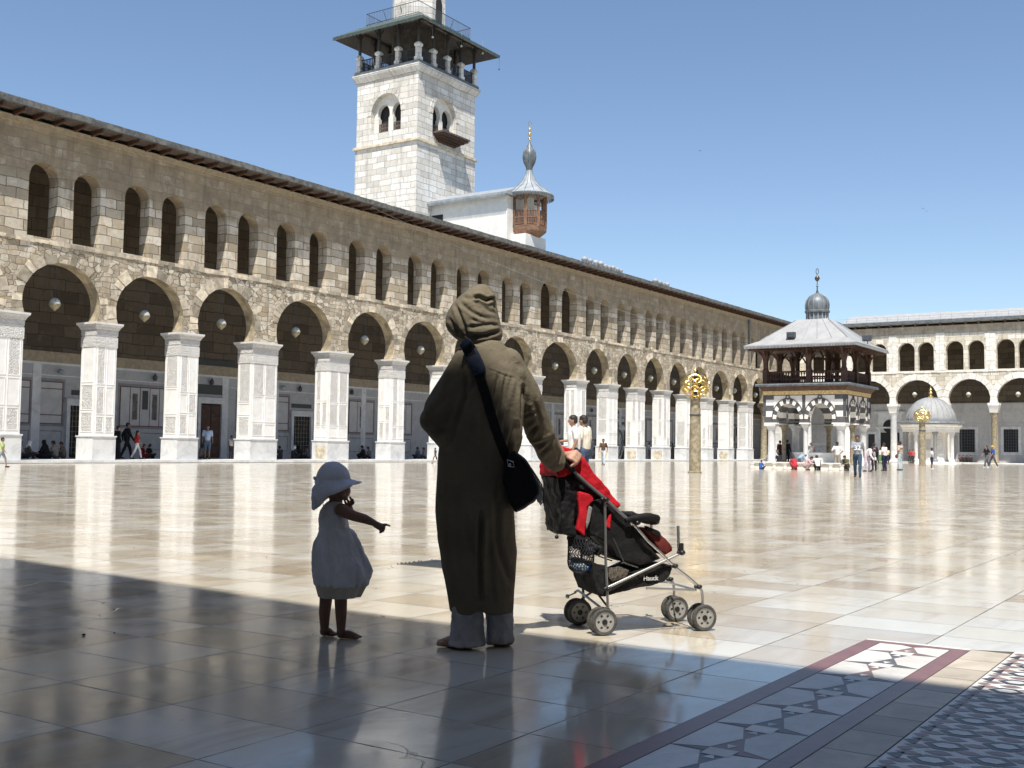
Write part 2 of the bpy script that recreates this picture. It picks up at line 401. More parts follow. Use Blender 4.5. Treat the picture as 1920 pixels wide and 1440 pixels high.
def inlay(name, c, c2, rough=.42):
    k = N(name)
    col = k.mix(k.sstep(k.noise(6, 6, .65, None, .6), .35, .7), c, c2)
    t = k.math('MULTIPLY_ADD', k.tint(), .3, .82)
    col = k.mix(1, col, k.vec(t, t, t), 'MULTIPLY')
    col = k.mix(k.math('MULTIPLY', k.sstep(k.noise(28, 5, .7), .6, .74), .35), col, tuple(x*.4 for x in c))
    return k.fin(col, rough, k.bump(k.noise(18, 4), .15, .004))
M['in_white'] = inlay('inlay_white', (.74,.73,.70), (.62,.59,.53))
M['in_red'] = inlay('inlay_red', (.24,.115,.10), (.19,.09,.085), .35)
M['in_dark'] = inlay('inlay_dark', (.05,.055,.06), (.035,.04,.045))
M['in_tan'] = inlay('inlay_tan', (.55,.49,.40), (.44,.38,.30), .5)
M['in_rose'] = inlay('inlay_rose', (.26,.17,.15), (.20,.14,.13))
M['in_mid'] = inlay('inlay_grey', (.17,.165,.165), (.13,.13,.135))
M['in_gap'] = simple('joint_fill', (.10,.085,.07), .9, .2, 20)

# ================================================================ SETTING
D, XE = 47.14, 133.3          # north arcade face (plane y=D) and east arcade face (plane x=XE)
fl = MB(); fl.add([(-60,-60,0),(240,-60,0),(240,160,0),(-60,160,0)], [(0,1,2,3)])
tag(obj('ground', fl, M['floor']), kind='structure')
for n_, a in (('step', (-20, XE+8, D-.45, D+8, .02, .15)), ('step', (XE-.45, XE+8, -30, D-.45, .02, .15))):
    b = MB(); b.box(*a); tag(obj(n_, b, M['plinth']), kind='structure')

# inlaid strips in the pavement, lower right of the photograph
def flat(mb, pts, z, mi, tint=None):
    mb.mi = mi; mb.add([(x, y, z) for x, y in pts], [tuple(range(len(pts)))], tint)
st = MB(); z1 = .0015
XT = 5.95
# slate of red border, then white, red bars
flat(st, [(-1.2,1.224),(XT+.03,1.224),(XT,1.740),(-1.2,1.740)], z1, 4)
for y0, y1 in ((1.226, 1.303), (1.652, 1.735)): flat(st, [(-1.2,y0),(XT-.003,y0),(XT-.003,y1),(-1.2,y1)], z1+.0016, 1, .5)
flat(st, [(XT-.06,1.303),(XT-.003,1.303),(XT-.003,1.652),(XT-.06,1.652)], z1+.0016, 1, .6)
flat(st, [(XT-.0,1.226),(XT+.045,1.226),(XT+.028,1.737),(XT-.0,1.737)], z1+.0016, 0, .9)
P_ = .368
for i in range(-20, 4):
    bx = 4.908+i*P_
    if bx < -1.1: continue
    def q(pts, z, mi, t=None):
        flat(st, [(min(bx+x, XT-.062), 1.306+y*1.015) for x, y in pts], z, mi, t)
    alt = 2 if i % 2 else 5
    q([(.003,.0),(P_-.003,0),(P_-.003,.338),(.003,.338)], z1+.0008, alt)
    A = [(.004,.336),(.364,.336),(.350,.225),(.203,.168),(.046,.218)]
    B = [(.203,.160),(.350,.119),(.368,.002),(.010,.002),(.056,.107)]
    if bx+.3 < XT:
        q(A, z1+.0016, 0); q(B, z1+.0016, 0)
        for t3 in ([(.058,.163),(.105,.182),(.105,.145)], [(.335,.170),(.285,.190),(.285,.150)]):
            q(t3, z1+.0016, 0)
    S = [(-.046,.212),(.040,.214),(.040,.116),(-.050,.116)]
    if i > -19: flat(st, [(min(bx+x, XT-.062), 1.306+y*1.015) for x, y in S], z1+.0024, 0)
tag(obj('inlaid_path', st, [M['in_white'], M['in_red'], M['in_mid'], M['in_tan'], M['in_gap'], M['in_rose']]), kind='structure')
sb = MB(); flat(sb, [(-1.2,1.036),(6.05,1.036),(5.98,1.2235),(-1.2,1.2235)], .0022, 1)
x = -1.2; 
while x < 5.95:
    wv = random.uniform(.24, .32); x1 = min(x+wv, 5.97)
    flat(sb, [(x+.003+random.uniform(0,.003),1.040),(x1-.002,1.040),(x1-.002,1.221),(x+.002,1.221)], .0032, 0); x += wv
tag(obj('paving_border', sb, [M['in_tan'], M['in_gap']]), kind='structure')
mo = MB(); flat(mo, [(-1.2,-3.5),(6.06,-3.5),(6.06,1.035),(-1.2,1.035)], .0022, 0, .6)
def hexa(cx, cy, ax, ay, k=.5): return [(cx-ax*k, cy-ay*.5),(cx-ax*k*0,cy-ay) ,(cx+ax*k,cy-ay*.5)]
def hx(cx, cy, hx_, hy, kk=.45):      # hexagon pointed along y
    return [(cx, cy-hy),(cx+hx_, cy-hy*kk),(cx+hx_, cy+hy*kk),(cx, cy+hy),(cx-hx_, cy+hy*kk),(cx-hx_, cy-hy*kk)]
for j in range(0, 22):
    for i in range(-16, 14):
        cx = 4.388+i*.2122+(.106 if j % 2 else 0); cy = .893-j*.163
        if cx < .4 or cx > 6.0 or cy < -2.6: continue
        if cx > 5.97: continue
        flat(mo, hx(cx, cy, .060, .074, .38), .0032, 2); flat(mo, hx(cx, cy, .031, .045, .4), .0042, 0)
        for sx, sy in ((.0,.0815),):
            pass
        for dx, dy in ((.106, 0),):
            flat(mo, hx(cx+dx, cy+.0, .029, .046, .25), .0032, 3)
        flat(mo, hx(cx+.053, cy+.0815, .026, .044, .25), .0032, 3); flat(mo, hx(cx-.053, cy+.0815, .026, .044, .25), .0032, 3)
for i in range(-16, 8):
    cx = 4.388+i*.2122+.106
    flat(mo, hx(cx, 1.0, .026, .028, .25), .0032, 3)
    flat(mo, [(cx-.10,1.0345),(cx-.05,.985),(cx-.15,.985)], .0032, 2)
tag(obj('mosaic_paving', mo, [M['in_white'], M['in_red'], M['in_dark'], M['in_rose']]), kind='structure')

# ================================================================ LONG (NORTH) ARCADE
north = thing('arcade_building', (29, D, 0), 'long two storey stone arcade with white marble piers running along the left of the courtyard', 'building')
# piers: (left, right) along x
piers = [(28.55,30.06),(33.94,35.13),(39.03,40.28),(44.13,46.05),(50.38,52.15),(56.32,57.63),(61.8,63.2),(67.5,68.95),(73.1,74.68),(80.0,81.65),(85.53,87.2),(90.93,92.45),(96.27,97.75),(101.4,102.85),(106.4,107.8),(111.9,113.3),(117.2,118.85)]
capz = [6.9,6.87,6.84,6.79,6.76,6.7,6.7,6.7,6.72,6.78,6.74,6.7,6.74,6.6,6.5,6.49,6.56]
lead_in = [(28.55-5.45*i, 30.0-5.45*i) for i in range(6, 0, -1)]
allp = lead_in+piers+[(122.5,123.2),(128.2,129.2)]
allz = [6.85]*6+capz+[6.6,6.6]
PY = lambda a, b, d: (a, D+d, b)
outer = [(allp[0][0], allz[0])]
TH = .72
arches = []
def arch_pts(x0, x1, z0, apex, n=26, zc=7.5, bulge=.15):
    """horseshoe arch outline from (x0,z0) up and over to (x1,z0)"""
    c = (x0+x1)/2; rx = (x1-x0)/2+bulge; rz = apex-zc
    a0 = math.asin(min(.95, (zc-z0)/rz)); pts = []
    for i in range(n+1):
        a = math.pi+a0-(math.pi+2*a0)*i/n
        pts.append((c+rx*math.cos(a), zc+rz*math.sin(a)))
    sx = (x1-x0)/2/(rx*math.cos(a0))
    return [(c+(px-c)*(1 if pz > zc else 1+(sx-1)*(zc-pz)/(zc-z0)), pz) for px, pz in pts]
apexes = [9.5]*6+[9.46,9.51,9.57,9.62,9.6,9.52,9.55,9.56,9.68,9.66,9.62,9.67,9.6,9.53,9.48,9.46,9.36,9.3]
for i in range(len(allp)-1):
    x0, x1 = allp[i][1], allp[i+1][0]; z0 = max(allz[i], allz[i+1])-.02
    outer.append((x0, allz[i]))
    ap = arch_pts(x0, x1, z0, apexes[i]); arches.append((x0, x1, z0, apexes[i], ap))
    outer += ap; outer.append((x1, allz[i+1]))
outer += [(XE+1, allz[-1]), (XE+1, 15.75), (allp[0][0], 15.75)]
outer = [outer[0]]+[p for a, p in zip(outer, outer[1:]) if (abs(a[0]-p[0])+abs(a[1]-p[1])) > 1e-3]
wl = [30.05,32.4,35.3,37.6,40.45,42.8,45.75,48.45,51.9,54.5,57.75,60.25,63.2,65.75,68.9,71.35,74.35,77.55,81.5,84.0,87.05,89.5,92.45,94.65,97.6,99.9,102.75,105.0,107.85,110.1,112.9,115.2]
wins = []
for i, x in enumerate(wl):
    ww = 2.45 if i in (16, 17) else (1.5 if i < 18 else 1.42)
    wins.append((x, x+ww, 10.47+random.uniform(-.05,.08), (14.42 if i in (16, 17) else 14.0)+random.uniform(-.05,.06)))
for k_ in range(1, 7):
    for dx in (1.5, 3.85): wins.append((28.55-5.45*k_+dx, 28.55-5.45*k_+dx+1.5, 10.48, 14.0))
for u0_, u1_ in ((1407.5,1414),(1416.5,1431),(1443,1452),(1456,1466)):
    a = onY(u0_, 680, D).x; b = onY(u1_, 680, D).x; wins.append((a, b, 10.45, 13.75))
holes = []
for x0, x1, zs, zt in wins:
    r = (x1-x0)/2; n = 12
    pts = [(x0+random.uniform(-.02,.02), zs), (x1, zs)]
    jag = []
    for i in range(n+1):
        a = math.pi*i/n; jag.append(((x0+x1)/2+r*math.cos(a)+random.uniform(-.012,.012), zt-r+r*math.sin(a)*1.0+random.uniform(-.015,.015)))
    holes.append(pts+jag)
wm = MB(); wm.wall(outer, holes, PY, 0, TH)
obj('wall', wm, M['facade'], north)
# voussoir rings, one part per arch
for i, (x0, x1, z0, apx, ap) in enumerate(arches):
    if i < 4: continue
    m = MB(); c = (x0+x1)/2; zc = 7.5
    k = 0; n = len(ap)-1; step = 2 if i < 16 else 2
    m.mi = 0
    j = 0
    while j < n:
        e = min(n, j+random.choice((1, 1, 2)) if i < 14 else j+2)
        hgt = random.uniform(.38, .62); proud = random.uniform(.006, .035)
        q = []
        for (px, pz) in (ap[j], ap[e]):
            dx, dz = px-c, pz-zc; l = math.hypot(dx, dz) or 1
            q.append(((px, pz), (px+dx/l*hgt, pz+dz/l*hgt)))
        g_ = .06
        def lerp(a, b, t): return (a[0]+(b[0]-a[0])*t, a[1]+(b[1]-a[1])*t)
        a0, a1 = lerp(q[0][0], q[1][0], g_), lerp(q[0][0], q[1][0], 1-g_)
        b0, b1 = lerp(q[0][1], q[1][1], g_), lerp(q[0][1], q[1][1], 1-g_)
        v = [(a0[0], D-proud, a0[1]), (a1[0], D-proud, a1[1]), (b1[0], D-proud, b1[1]), (b0[0], D-proud, b0[1])]
        v += [(p[0], D+.02, p[2]) for p in v]
        if random.random() < .62: m.mi = 0; m.add(v, [(0,1,2,3),(0,4,5,1),(1,5,6,2),(2,6,7,3),(3,7,4,0)])
        j = e
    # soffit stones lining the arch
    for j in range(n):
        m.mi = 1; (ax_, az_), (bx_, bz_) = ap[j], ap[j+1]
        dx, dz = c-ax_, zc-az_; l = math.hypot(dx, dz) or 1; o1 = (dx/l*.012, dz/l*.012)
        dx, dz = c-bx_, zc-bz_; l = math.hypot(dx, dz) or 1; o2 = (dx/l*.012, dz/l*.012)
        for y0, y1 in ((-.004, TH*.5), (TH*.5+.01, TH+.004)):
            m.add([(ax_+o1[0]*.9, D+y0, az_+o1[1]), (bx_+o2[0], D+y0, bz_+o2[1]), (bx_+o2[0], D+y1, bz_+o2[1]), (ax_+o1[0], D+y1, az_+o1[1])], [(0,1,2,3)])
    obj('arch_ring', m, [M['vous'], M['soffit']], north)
# window sills: a rough projecting string course
sc = MB(); x = -4
while x < XE-.2:
    l = random.uniform(.35, .8); sc.box(x, x+l-.02, D-random.uniform(.03,.09), D+.05, 10.24+random.uniform(-.03,.02), 10.42+random.uniform(-.02,.03)); x += l
obj('string_course', sc, M['vous'], north)
M['brokenst'] = simple('broken_stone', (.55,.49,.37), .95, .3, 4, bump=.9, bs=9)
def make_pier(x0, x1, zc, style, patch=False):
    """marble-clad pier: plinth, panelled shaft, flared capital"""
    dpt = 1.15; q = MB()
    y0, y1 = D+.0, D+dpt
    q.box(x0, x1, y0, y1, 1.32, zc-.62)
    # panel frames: raised ribs on the south and west faces
    zb = [1.5, 2.6, 3.9, 4.9, zc-.72]
    random.shuffle(style)
    for fi in range(2):
        a0, a1 = (x0+.10, x1-.10) if fi == 0 else (y0+.12, y1-.12)
        cols = [(a0, a1)] if random.random() < .5 and fi else [(a0, (a0+a1)/2-.05), ((a0+a1)/2+.05, a1)]
        zs = sorted([1.5, zc-.74]+[2.45+random.uniform(-.3,.3), 3.7+random.uniform(-.3,.3)])
        for (c0, c1) in cols:
            for z0_, z1_ in zip(zs, zs[1:]):
                z1_ -= .1; t = .026; pr = .018
                for (ua, ub, va, vb) in ((c0, c1, z0_, z0_+t), (c0, c1, z1_-t, z1_), (c0, c0+t, z0_+t, z1_-t), (c1-t, c1, z0_+t, z1_-t)):
                    q.mi = 0
                    if fi == 0: q.box(ua, ub, y0-pr, y0+.01, va, vb)
                    else: q.box(x0-pr, x0+.01, ua, ub, va, vb)
                if random.random() < .6:
                    q.mi = 1
                    if fi == 0: q.box(c0+.06, c1-.06, y0-.008, y0+.01, z0_+.06, z1_-.06)
                    else: q.box(x0-.008, x0+.01, c0+.06, c1-.06, z0_+.06, z1_-.06)
                    q.mi = 0
    par = obj('pier', q, [M['marble'], M['carved']], north)
    q = MB(); e = .07
    q.box(x0-e, x1+e, y0-e, y1+e, 0.0, 1.26); q.box(x0-e-.04, x1+e+.04, y0-e-.04, y1+e+.04, 1.26, 1.325)
    q.mi = 0
    obj('plinth', q, M['plinth'], par, bevel=.008)
    if patch:      # broken facing showing the rubble behind
        q = MB(); n_ = 14; cy = y0+.5; sq = lambda a, w_, h_: (max(-1, min(1, 1.35*math.cos(a)))*w_*random.uniform(.86,1.06), max(-1, min(1, 1.35*math.sin(a)))*h_*random.uniform(.82,1.06)); n_ = 22; pts = [(cy+a_, .60+b_) for a_, b_ in [sq(2*math.pi*i/n_, .46, .40) for i in range(n_)]]
        q.rings([[(x0-e-.012, y, z) for y, z in pts], [(x0-e+.01, y, z) for y, z in pts]])
        obj('broken_facing', q, M['brokenst'], par)
    q = MB(); q.mi = 1
    f0, f1 = .03, .20
    def rg(e, z): return [(x0-e, y0-e, z), (x1+e, y0-e, z), (x1+e, y1+e, z), (x0-e, y1+e, z)]
    q.rings([rg(.03, zc-.62), rg(.035, zc-.36)]); q.rings([rg(.05, zc-.35), rg(.12, zc-.2), rg(.2, zc-.1)])
    q.mi = 0; q.rings([rg(.2, zc-.098), rg(.215, zc)])
    if random.random() < .6:
        q.mi = 1; q.box(x0-.03, x1+.03, y0-.03, y1+.03, zc-1.2, zc-.68); q.mi = 0
    obj('capital', q, [M['marble'], M['carved']], par)
    # white ashlar springers on the pier
    return par
for i, ((a, b), z) in enumerate(zip(allp, allz)):
    if i == len(allp)-2:
        q = MB(); c = onY(1432, 860, D+.5)
        q.lathe([(.5,.0),(.5,.18),(.4,.25),(.37,.35),(.33,5.35),(.36,5.4),(.36,5.5),(.5,5.95),(.52,6.1)], (c.x, D+.5, 0), 20); q.box(c.x-.55, c.x+.55, D-.05, D+1.05, 6.1, 6.6)
        obj('column', q, M['antique'], north, smooth=35); continue
    make_pier(a, b, z, [0,1,2,3], patch=(i-6 in (4, 10, 11, 12, 15)))
# roof and eave
OV = 1.12
q = MB()
q.rings([[(x, D-OV, 16.12), (x, D-OV, 16.40), (x, D+2.4, 17.15), (x, D+7.9, 16.6), (x, D+7.9, 16.0), (x, D+.5, 16.12)] for x in (-4.2, XE+9)])
obj('roof', q, M['leaddark'], north)
q = MB(); x = -4
while x < XE:       # broken roof-edge tiles
    l = random.uniform(.5, 1.1); q.box(x, x+l-.015, D-OV-random.uniform(.02,.04), D-OV+.3, 16.13+random.uniform(-.015,.01), 16.41+random.uniform(-.01,.02)); x += l
obj('roof_edge', q, M['roofedge'], north)
q = MB()
for j in range(6): q.box(-4, XE, D-OV+.12+j*.17, D-OV+.20+j*.17, 16.075, 16.118)
obj('eave_laths', q, M['woodgrey'], north)
q = MB(); q.box(-4, XE, D-.13, D+.02, 15.62, 15.80); q.box(-4, XE, D-.2, D+.3, 15.80, 15.86)
obj('wall_plate', q, M['tanband'], north)
xs = [29+1.03*i for i in range(100)]
q = MB(); q.add([(0,-.02,0),(.11,-.02,0),(.11,-.02,.14),(0,-.02,.14),(0,1.06,-.14),(.11,1.06,-.14),(.11,1.06,.14),(0,1.06,.14)], [(0,1,2,3),(4,7,6,5),(0,4,5,1),(3,2,6,7),(0,3,7,4),(1,5,6,2)])
for v_ in range(1): raf = obj('rafter', q, M['wood'])
raf.parent = north; raf.location = (xs[0]-29, -OV+.04, 15.93)
for x in xs[1:]:
    c = raf.copy(); C.objects.link(c); c.location = (x-29+random.uniform(-.05,.05), -OV+.1+random.uniform(-.02,.02), 15.93)
q = MB()
for i in range(-32, 0): q.box(29+1.03*i, 29.11+1.03*i, D-OV+.04, D-.1, 15.9, 16.07)
o_ = obj('rafter', q, M['wood'], north); o_['kind'] = 'stuff'
# back wall of the hall, floor-to-ceiling
BY = D+7
q = MB(); q.box(-4, XE+8, BY, BY+.6, 0, 16.0); q.box(-4.2, -3.6, D, BY, 0, 16)
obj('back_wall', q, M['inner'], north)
q = MB(); q.box(-3.5, XE+7, D+TH, BY, 15.9, 16.0)
for i in range(0, 70): q.box(-3+2*i, -2.8+2*i, D+TH, BY, 15.7, 15.9)
obj('ceiling', q, M['wood'], north)
q = MB(); q.box(-3.5, XE+6, BY-.06, BY+.01, 0.15, 5.15)
obj('marble_dado', q, M['dado'], north)
q = MB(); q.box(-3.5, XE+6, BY-.09, BY+.01, 5.15, 5.27); q.box(-3.5, XE+6, BY-.075, BY+.01, 4.55, 4.6)
for i in range(28): xx = 9+4.35*i; q.box(xx, xx+.5, BY-.10, BY, .15, 5.15)
obj('dado_moulding', q, M['plinth'], north)
q = MB(); q.box(-3.5, XE+6, BY-.07, BY+.01, 5.27, 5.85)
obj('frieze_band', q, M['tanband'], north)
q = MB()
def rect_frame(mb, x0, x1, z0, z1, t, y, dy, mi):
    mb.mi = mi
    mb.box(x0, x1, y-dy, y, z0, z0+t); mb.box(x0, x1, y-dy, y, z1-t, z1); mb.box(x0, x0+t, y-dy, y, z0+t, z1-t); mb.box(x1-t, x1, y-dy, y, z0+t, z1-t)
doors_x = [37.0, 46.0, 54.0]
xx = 12.0
panels = []; M['instrip'] = marble('inlaid_strip', (.32,.30,.26), (.12,.11,.10), carve=True)
for (a, b) in ((34.1,35.0),(35.5,36.95),(40.6,44.05),(49.4,50.9),(52.6,53.95),(57.2,59.2),(59.9,62.6)): panels.append((a, b))
xx = 63.6
while xx < XE-2: panels.append((xx, xx+random.choice((1.3, 2.8, 3.4)))); xx = panels[-1][1]+.75+random.choice((0,0,2.2))
xx = 10
while xx < 33: panels.append((xx, xx+1.5)); xx += 2.2
for (a, b) in panels:
    q = MB(); y = BY-.06
    q.mi = 1; q.box(a-.12, b+.12, y-.012, y, 1.83, 4.4)           # grey surround
    q.mi = 0; q.box(a, b, y-.022, y, 1.95, 4.25)
    rect_frame(q, a, b, 1.95, 4.25, .055, y-.004, .03, 2)
    w_ = b-a
    if w_ < 1.7:
        q.mi = 2; q.box(a+.05, b-.05, y-.03, y, 2.42, 2.47); q.box(a+.05, b-.05, y-.03, y, 3.83, 3.88)
    else:
        n = 3 if w_ < 3 else 5
        for j in range(1, n): q.mi = 2; q.box(a+w_*j/n-.02, a+w_*j/n+.02, y-.03, y, 2.0, 4.2)
        for j in range(n):
            cx = a+w_*(j+.5)/n
            if j % 2 == 1: q.mi = 3; q.box(cx-.17, cx+.17, y-.035, y, 2.35, 3.85)
            if n == 5 and j == 2:
                q.mi = 0; q.box(cx-.3, cx+.3, y-.04, y, 2.85, 4.15); q.mi = 4; q.box(cx-.2, cx+.2, y-.05, y, 2.95, 4.05)
    rect_frame(q, a, b, .6, 1.6, .035, y, .012, 3)
    obj('wall_panel', q, [M['dadof'], M['dadograyband'], M['redline'], M['instrip'], M['plaque']], north)
def hall_door(x0, x1, z1, plaque, kind, xw=None):
    y = BY-.06; t = .22
    q = MB(); q.box(x0-t, x0, y-.16, y, .15, z1+t); q.box(x1, x1+t, y-.16, y, .15, z1+t); q.box(x0, x1, y-.16, y, z1, z1+t)
    q.box(x0-t-.08, x1+t+.08, y-.24, y, z1+t, z1+t+.1); q.box(x0-t-.03, x1+t+.03, y-.20, y, z1+t+.1, z1+t+.16)
    d = obj('door', q, M['plinth'], north, bevel=.008)
    q = MB(); q.mi = 0; q.box(x0, x1, y-.02, y+.0, .15, z1)
    if kind == 'door':
        q.mi = 1; q.box(x0+.04, (x0+x1)/2-.02, y-.05, y-.02, .18, z1-.1); q.box((x0+x1)/2+.02, x1-.04, y-.05, y-.02, .18, z1-.1)
        for i in range(5):
            for sx in (x0+.12, (x0+x1)/2+.1): q.box(sx, sx+(x1-x0)/2-.24, y-.07, y-.05, .35+i*.62, .8+i*.62)
    else:
        q.mi = 2; n = 6
        for i in range(1, n): q.box(x0+(x1-x0)*i/n-.012, x0+(x1-x0)*i/n+.012, y-.05, y-.02, .3, z1)
        for i in range(1, 10): q.box(x0, x1, y-.055, y-.02, .15+(z1-.15)*i/10-.012, .15+(z1-.15)*i/10+.012)
    obj('door_leaf' if kind == 'door' else 'grille', q, [M['dark'], M['wood'], M['antique']], d)
    q = MB(); q.box(x0+(x1-x0)*.5-plaque/2, x0+(x1-x0)*.5+plaque/2, y-.03, y, z1+.35+t, z1+.35+t+(.28 if kind != 'door' else .6)); obj('plaque', q, M['plaque'], d)
hall_door(37.35, 38.7, 3.0, 1.1, 'grille'); hall_door(46.4, 48.05, 3.5, 2.2, 'door'); hall_door(54.35, 55.95, 2.95, 1.9, 'grille')
hall_door(83.5, 84.9, 3.0, 1.2, 'door'); hall_door(31.2, 32.6, 3.0, 1.1, 'grille'); hall_door(100.3,101.7,3.0,1.2,'grille')
q = MB(); q.box(46.17, 49.1, BY-.08, BY, 5.86, 6.25)
obj('inscription_slab', q, M['plaque'], north)
# wall lanterns and loudspeakers on the back wall
for u_, v_ in ((291,708),(397.5,716),(563,729),(660,735),(1110,769),(1158,773)):
    p = onY(u_, v_, BY-.25); q = MB()
    q.lathe([(.03,-.2),(.12,-.14),(.13,.08),(.05,.16),(.02,.24)], p, 8); q.box(p.x-.03, p.x+.03, p.y, BY, p.z-.02, p.z+.02)
    tag(obj('wall_lantern', q, M['iron']), {291:'black wall lantern right of the first white pier seen whole',397.5:'black wall lantern above the tall doorway with the boy in blue',563:'black wall lantern above the low doorway right of the third pier',660:'black wall lantern between the fourth and fifth pier',1110:'tiny black wall lantern right of the robed figure, left of two',1158:'tiny black wall lantern in a far bay, right of two'}[u_], 'lantern', 'lanterns on the back wall')
for u_, v_ in ((115,697),(532,727)):
    p = onY(u_, v_, BY-.3); q = MB(); q.lathe([(.06,0),(.1,.1),(.2,.25),(.22,.27)], (0,0,0), 12)
    q.V = [(p.x+z*-.5, p.y-z, p.z+y) for x, y, z in [(a, b, c) for a, b, c in q.V]]; q.V = [(a, b, c) for a, b, c in q.V]
    q = MB(); q.ball(p, .17, .15, .14); q.box(p.x-.03, p.x+.03, p.y, BY, p.z-.03, p.z+.03)
    tag(obj('wall_speaker', q, M['lead'], smooth=50), 'round grey loudspeaker on the back wall above the grille at far left' if u_ < 200 else 'round grey loudspeaker on the back wall beside the black lantern', 'loudspeaker')
# drain pipe near the far corner
dp = onY(1405, 640, D-.12); q = MB(); q.path([(dp.x, D-.12, 15.6), (dp.x, D-.12, 10.6)], .09); q.box(dp.x-.2, dp.x+.2, D-.25, D, 15.2, 15.6)
obj('drain_pipe', q, M['leaddark'], north)
# sagging cable along the facade
q = MB(); a = onY(690, 385, D-.9); b = onY(1385, 640, D-.15)
q.path([a.lerp(b, t/24)-Vector((0,0,1.1*4*(t/24)*(1-t/24))) for t in range(25)], .012, 5)
tag(obj('cable', q, M['lead']), 'thin pale cable sagging across the upper windows of the long arcade', 'cable')

# hanging lamps
LN = ['first','second','third','fourth','fifth','sixth','seventh','eighth','ninth','tenth','eleventh','twelfth','thirteenth','fourteenth','fifteenth','sixteenth','seventeenth']
def make_lamp():
    t = thing('hanging_lamp', (0,0,0), 'x', 'hanging lamp', 'lamps hanging in the arches of the long arcade')
    q = MB(); q.lathe([(.03,.30),(.12,.27),(.22,.18),(.27,.05),(.275,0)], (0,0,0), 20); obj('lamp_shade', q, M['lamp'], t, smooth=50)
    q = MB(); q.lathe([(.285,0),(.285,-.03),(.25,-.1),(.17,-.2),(.08,-.27),(.03,-.33)], (0,0,0), 20); obj('lamp_bowl', q, M['brass'], t, smooth=50)
    q = MB()
    for a in (0, 2.1, 4.2): q.path([(.26*math.cos(a), .26*math.sin(a), .02), (0, 0, 1.9)], .008, 4)
    q.path([(0,0,1.9),(0,0,8.2)], .008, 4)
    obj('chain', q, M['iron'], t); return t
lamp0 = None
lp = {0:(102.7,570),1:(271,592),2:(415,607.5),3:(554.5,622.5),4:(683.5,637.5),5:(788.5,656.5),7:(968,676),8:(1040.5,686.5),9:(1114,695),10:(1170,703),11:(1219.5,709.5),12:(1263,716.5),14:(1343,728.5),15:(1377,732.7),16:(1416,740.5)}
for k_, (u_, v_) in lp.items():
    if lamp0 is None: lamp0 = make_lamp(); t = lamp0
    else: t = copy_tree(lamp0)
    p = onY(u_, v_, D+.7); t.location = (p.x, p.y, p.z); t.scale = (1,1,1)
    t['label'] = 'white bowl lamp hanging in the %s arch from the left of the long arcade' % LN[k_]
# small glass domes on the roof behind the eave
for i, (u_, v_, r_) in enumerate(((1096,487,.30),(1106.5,490,.27),(1117,493,.27),(1126,495.5,.30),(1135,499.5,.22),(1142.5,501.5,.22),(1149,503,.26),(1158,506,.22),(1164,508,.2),(1228.6,527.5,.3),(1237.5,530.5,.26),(1244.5,532,.17),(1251,534,.24))):
    p = onY(u_, v_, D+2.3); q = MB(); q.lathe([(r_*.7,-1.2),(r_*.75,-.1),(r_,0),(r_*.9,r_*.45),(r_*.6,r_*.8),(r_*.1,r_)], p, 14)
    tag(obj('roof_dome', q, M['leadlight'], smooth=50), ('small glass roof dome above the far eave, number %s of the long row' % LN[i]) if i < 9 else ('small roof dome of the short far row, %s from its left' % LN[i-9]), 'roof dome', 'small domes on the roof')

# ================================================================ EAST ARCADE (right end of the courtyard)
east = thing('arcade_building', (XE, 30, 0), 'white two storey arcade closing the far end of the courtyard on the right', 'building')
PX = lambda a, b, d: (XE+d, a, b)
EY = [45.9, 41.3, 35.7, 30.07, 24.7, 19.2, 13.7, 8.2, 2.7, -2.8, -8.3, -13.8, -19.3, -24.8]
KIND = ['c','p','c','p','c','c','p','c','c','p','c','c','p','c']
outer = [(D+.0, 6.85)]
earch = []
hw = lambda k: .62 if k == 'p' else .38
for i in range(len(EY)-1):
    a = EY[i]-hw(KIND[i]); b = EY[i+1]+hw(KIND[i+1])
    outer.append((a, 6.85))
    ap = arch_pts(-a, -b, 6.83, 9.58, 24, 7.25, .06); ap = [(-p, z) for p, z in ap]
    earch.append((a, b, ap)); outer += ap; outer.append((b, 6.85))
outer += [(-26, 6.85), (-26, 15.75), (D+0, 15.75)]
outer = [outer[0]]+[p for a, p in zip(outer, outer[1:]) if (abs(a[0]-p[0])+abs(a[1]-p[1])) > 1e-3]
eh = []
for y1, y0 in ((45.4,43.8),(43.4,41.8),(40.29,38.5),(38.21,36.37),(35.06,33.19),(32.84,31.06),(29.73,27.83),(27.36,25.61),(24.36,22.45),(22.1,20.3),(18.9,17.1),(16.75,14.9),(13.4,11.6),(11.2,9.4),(7.9,6.1),(5.7,3.9),(2.4,.6),(.2,-1.6)):
    r = (y1-y0)/2; c_ = (y0+y1)/2
    eh.append([(y1, 10.62),(y0, 10.62)]+[(c_-r*math.cos(math.pi*i/12), 13.92-r+r*math.sin(math.pi*i/12)) for i in range(13)])
q = MB(); q.wall(outer, eh, PX, 0, .8); obj('wall', q, M['eastwall'], east)
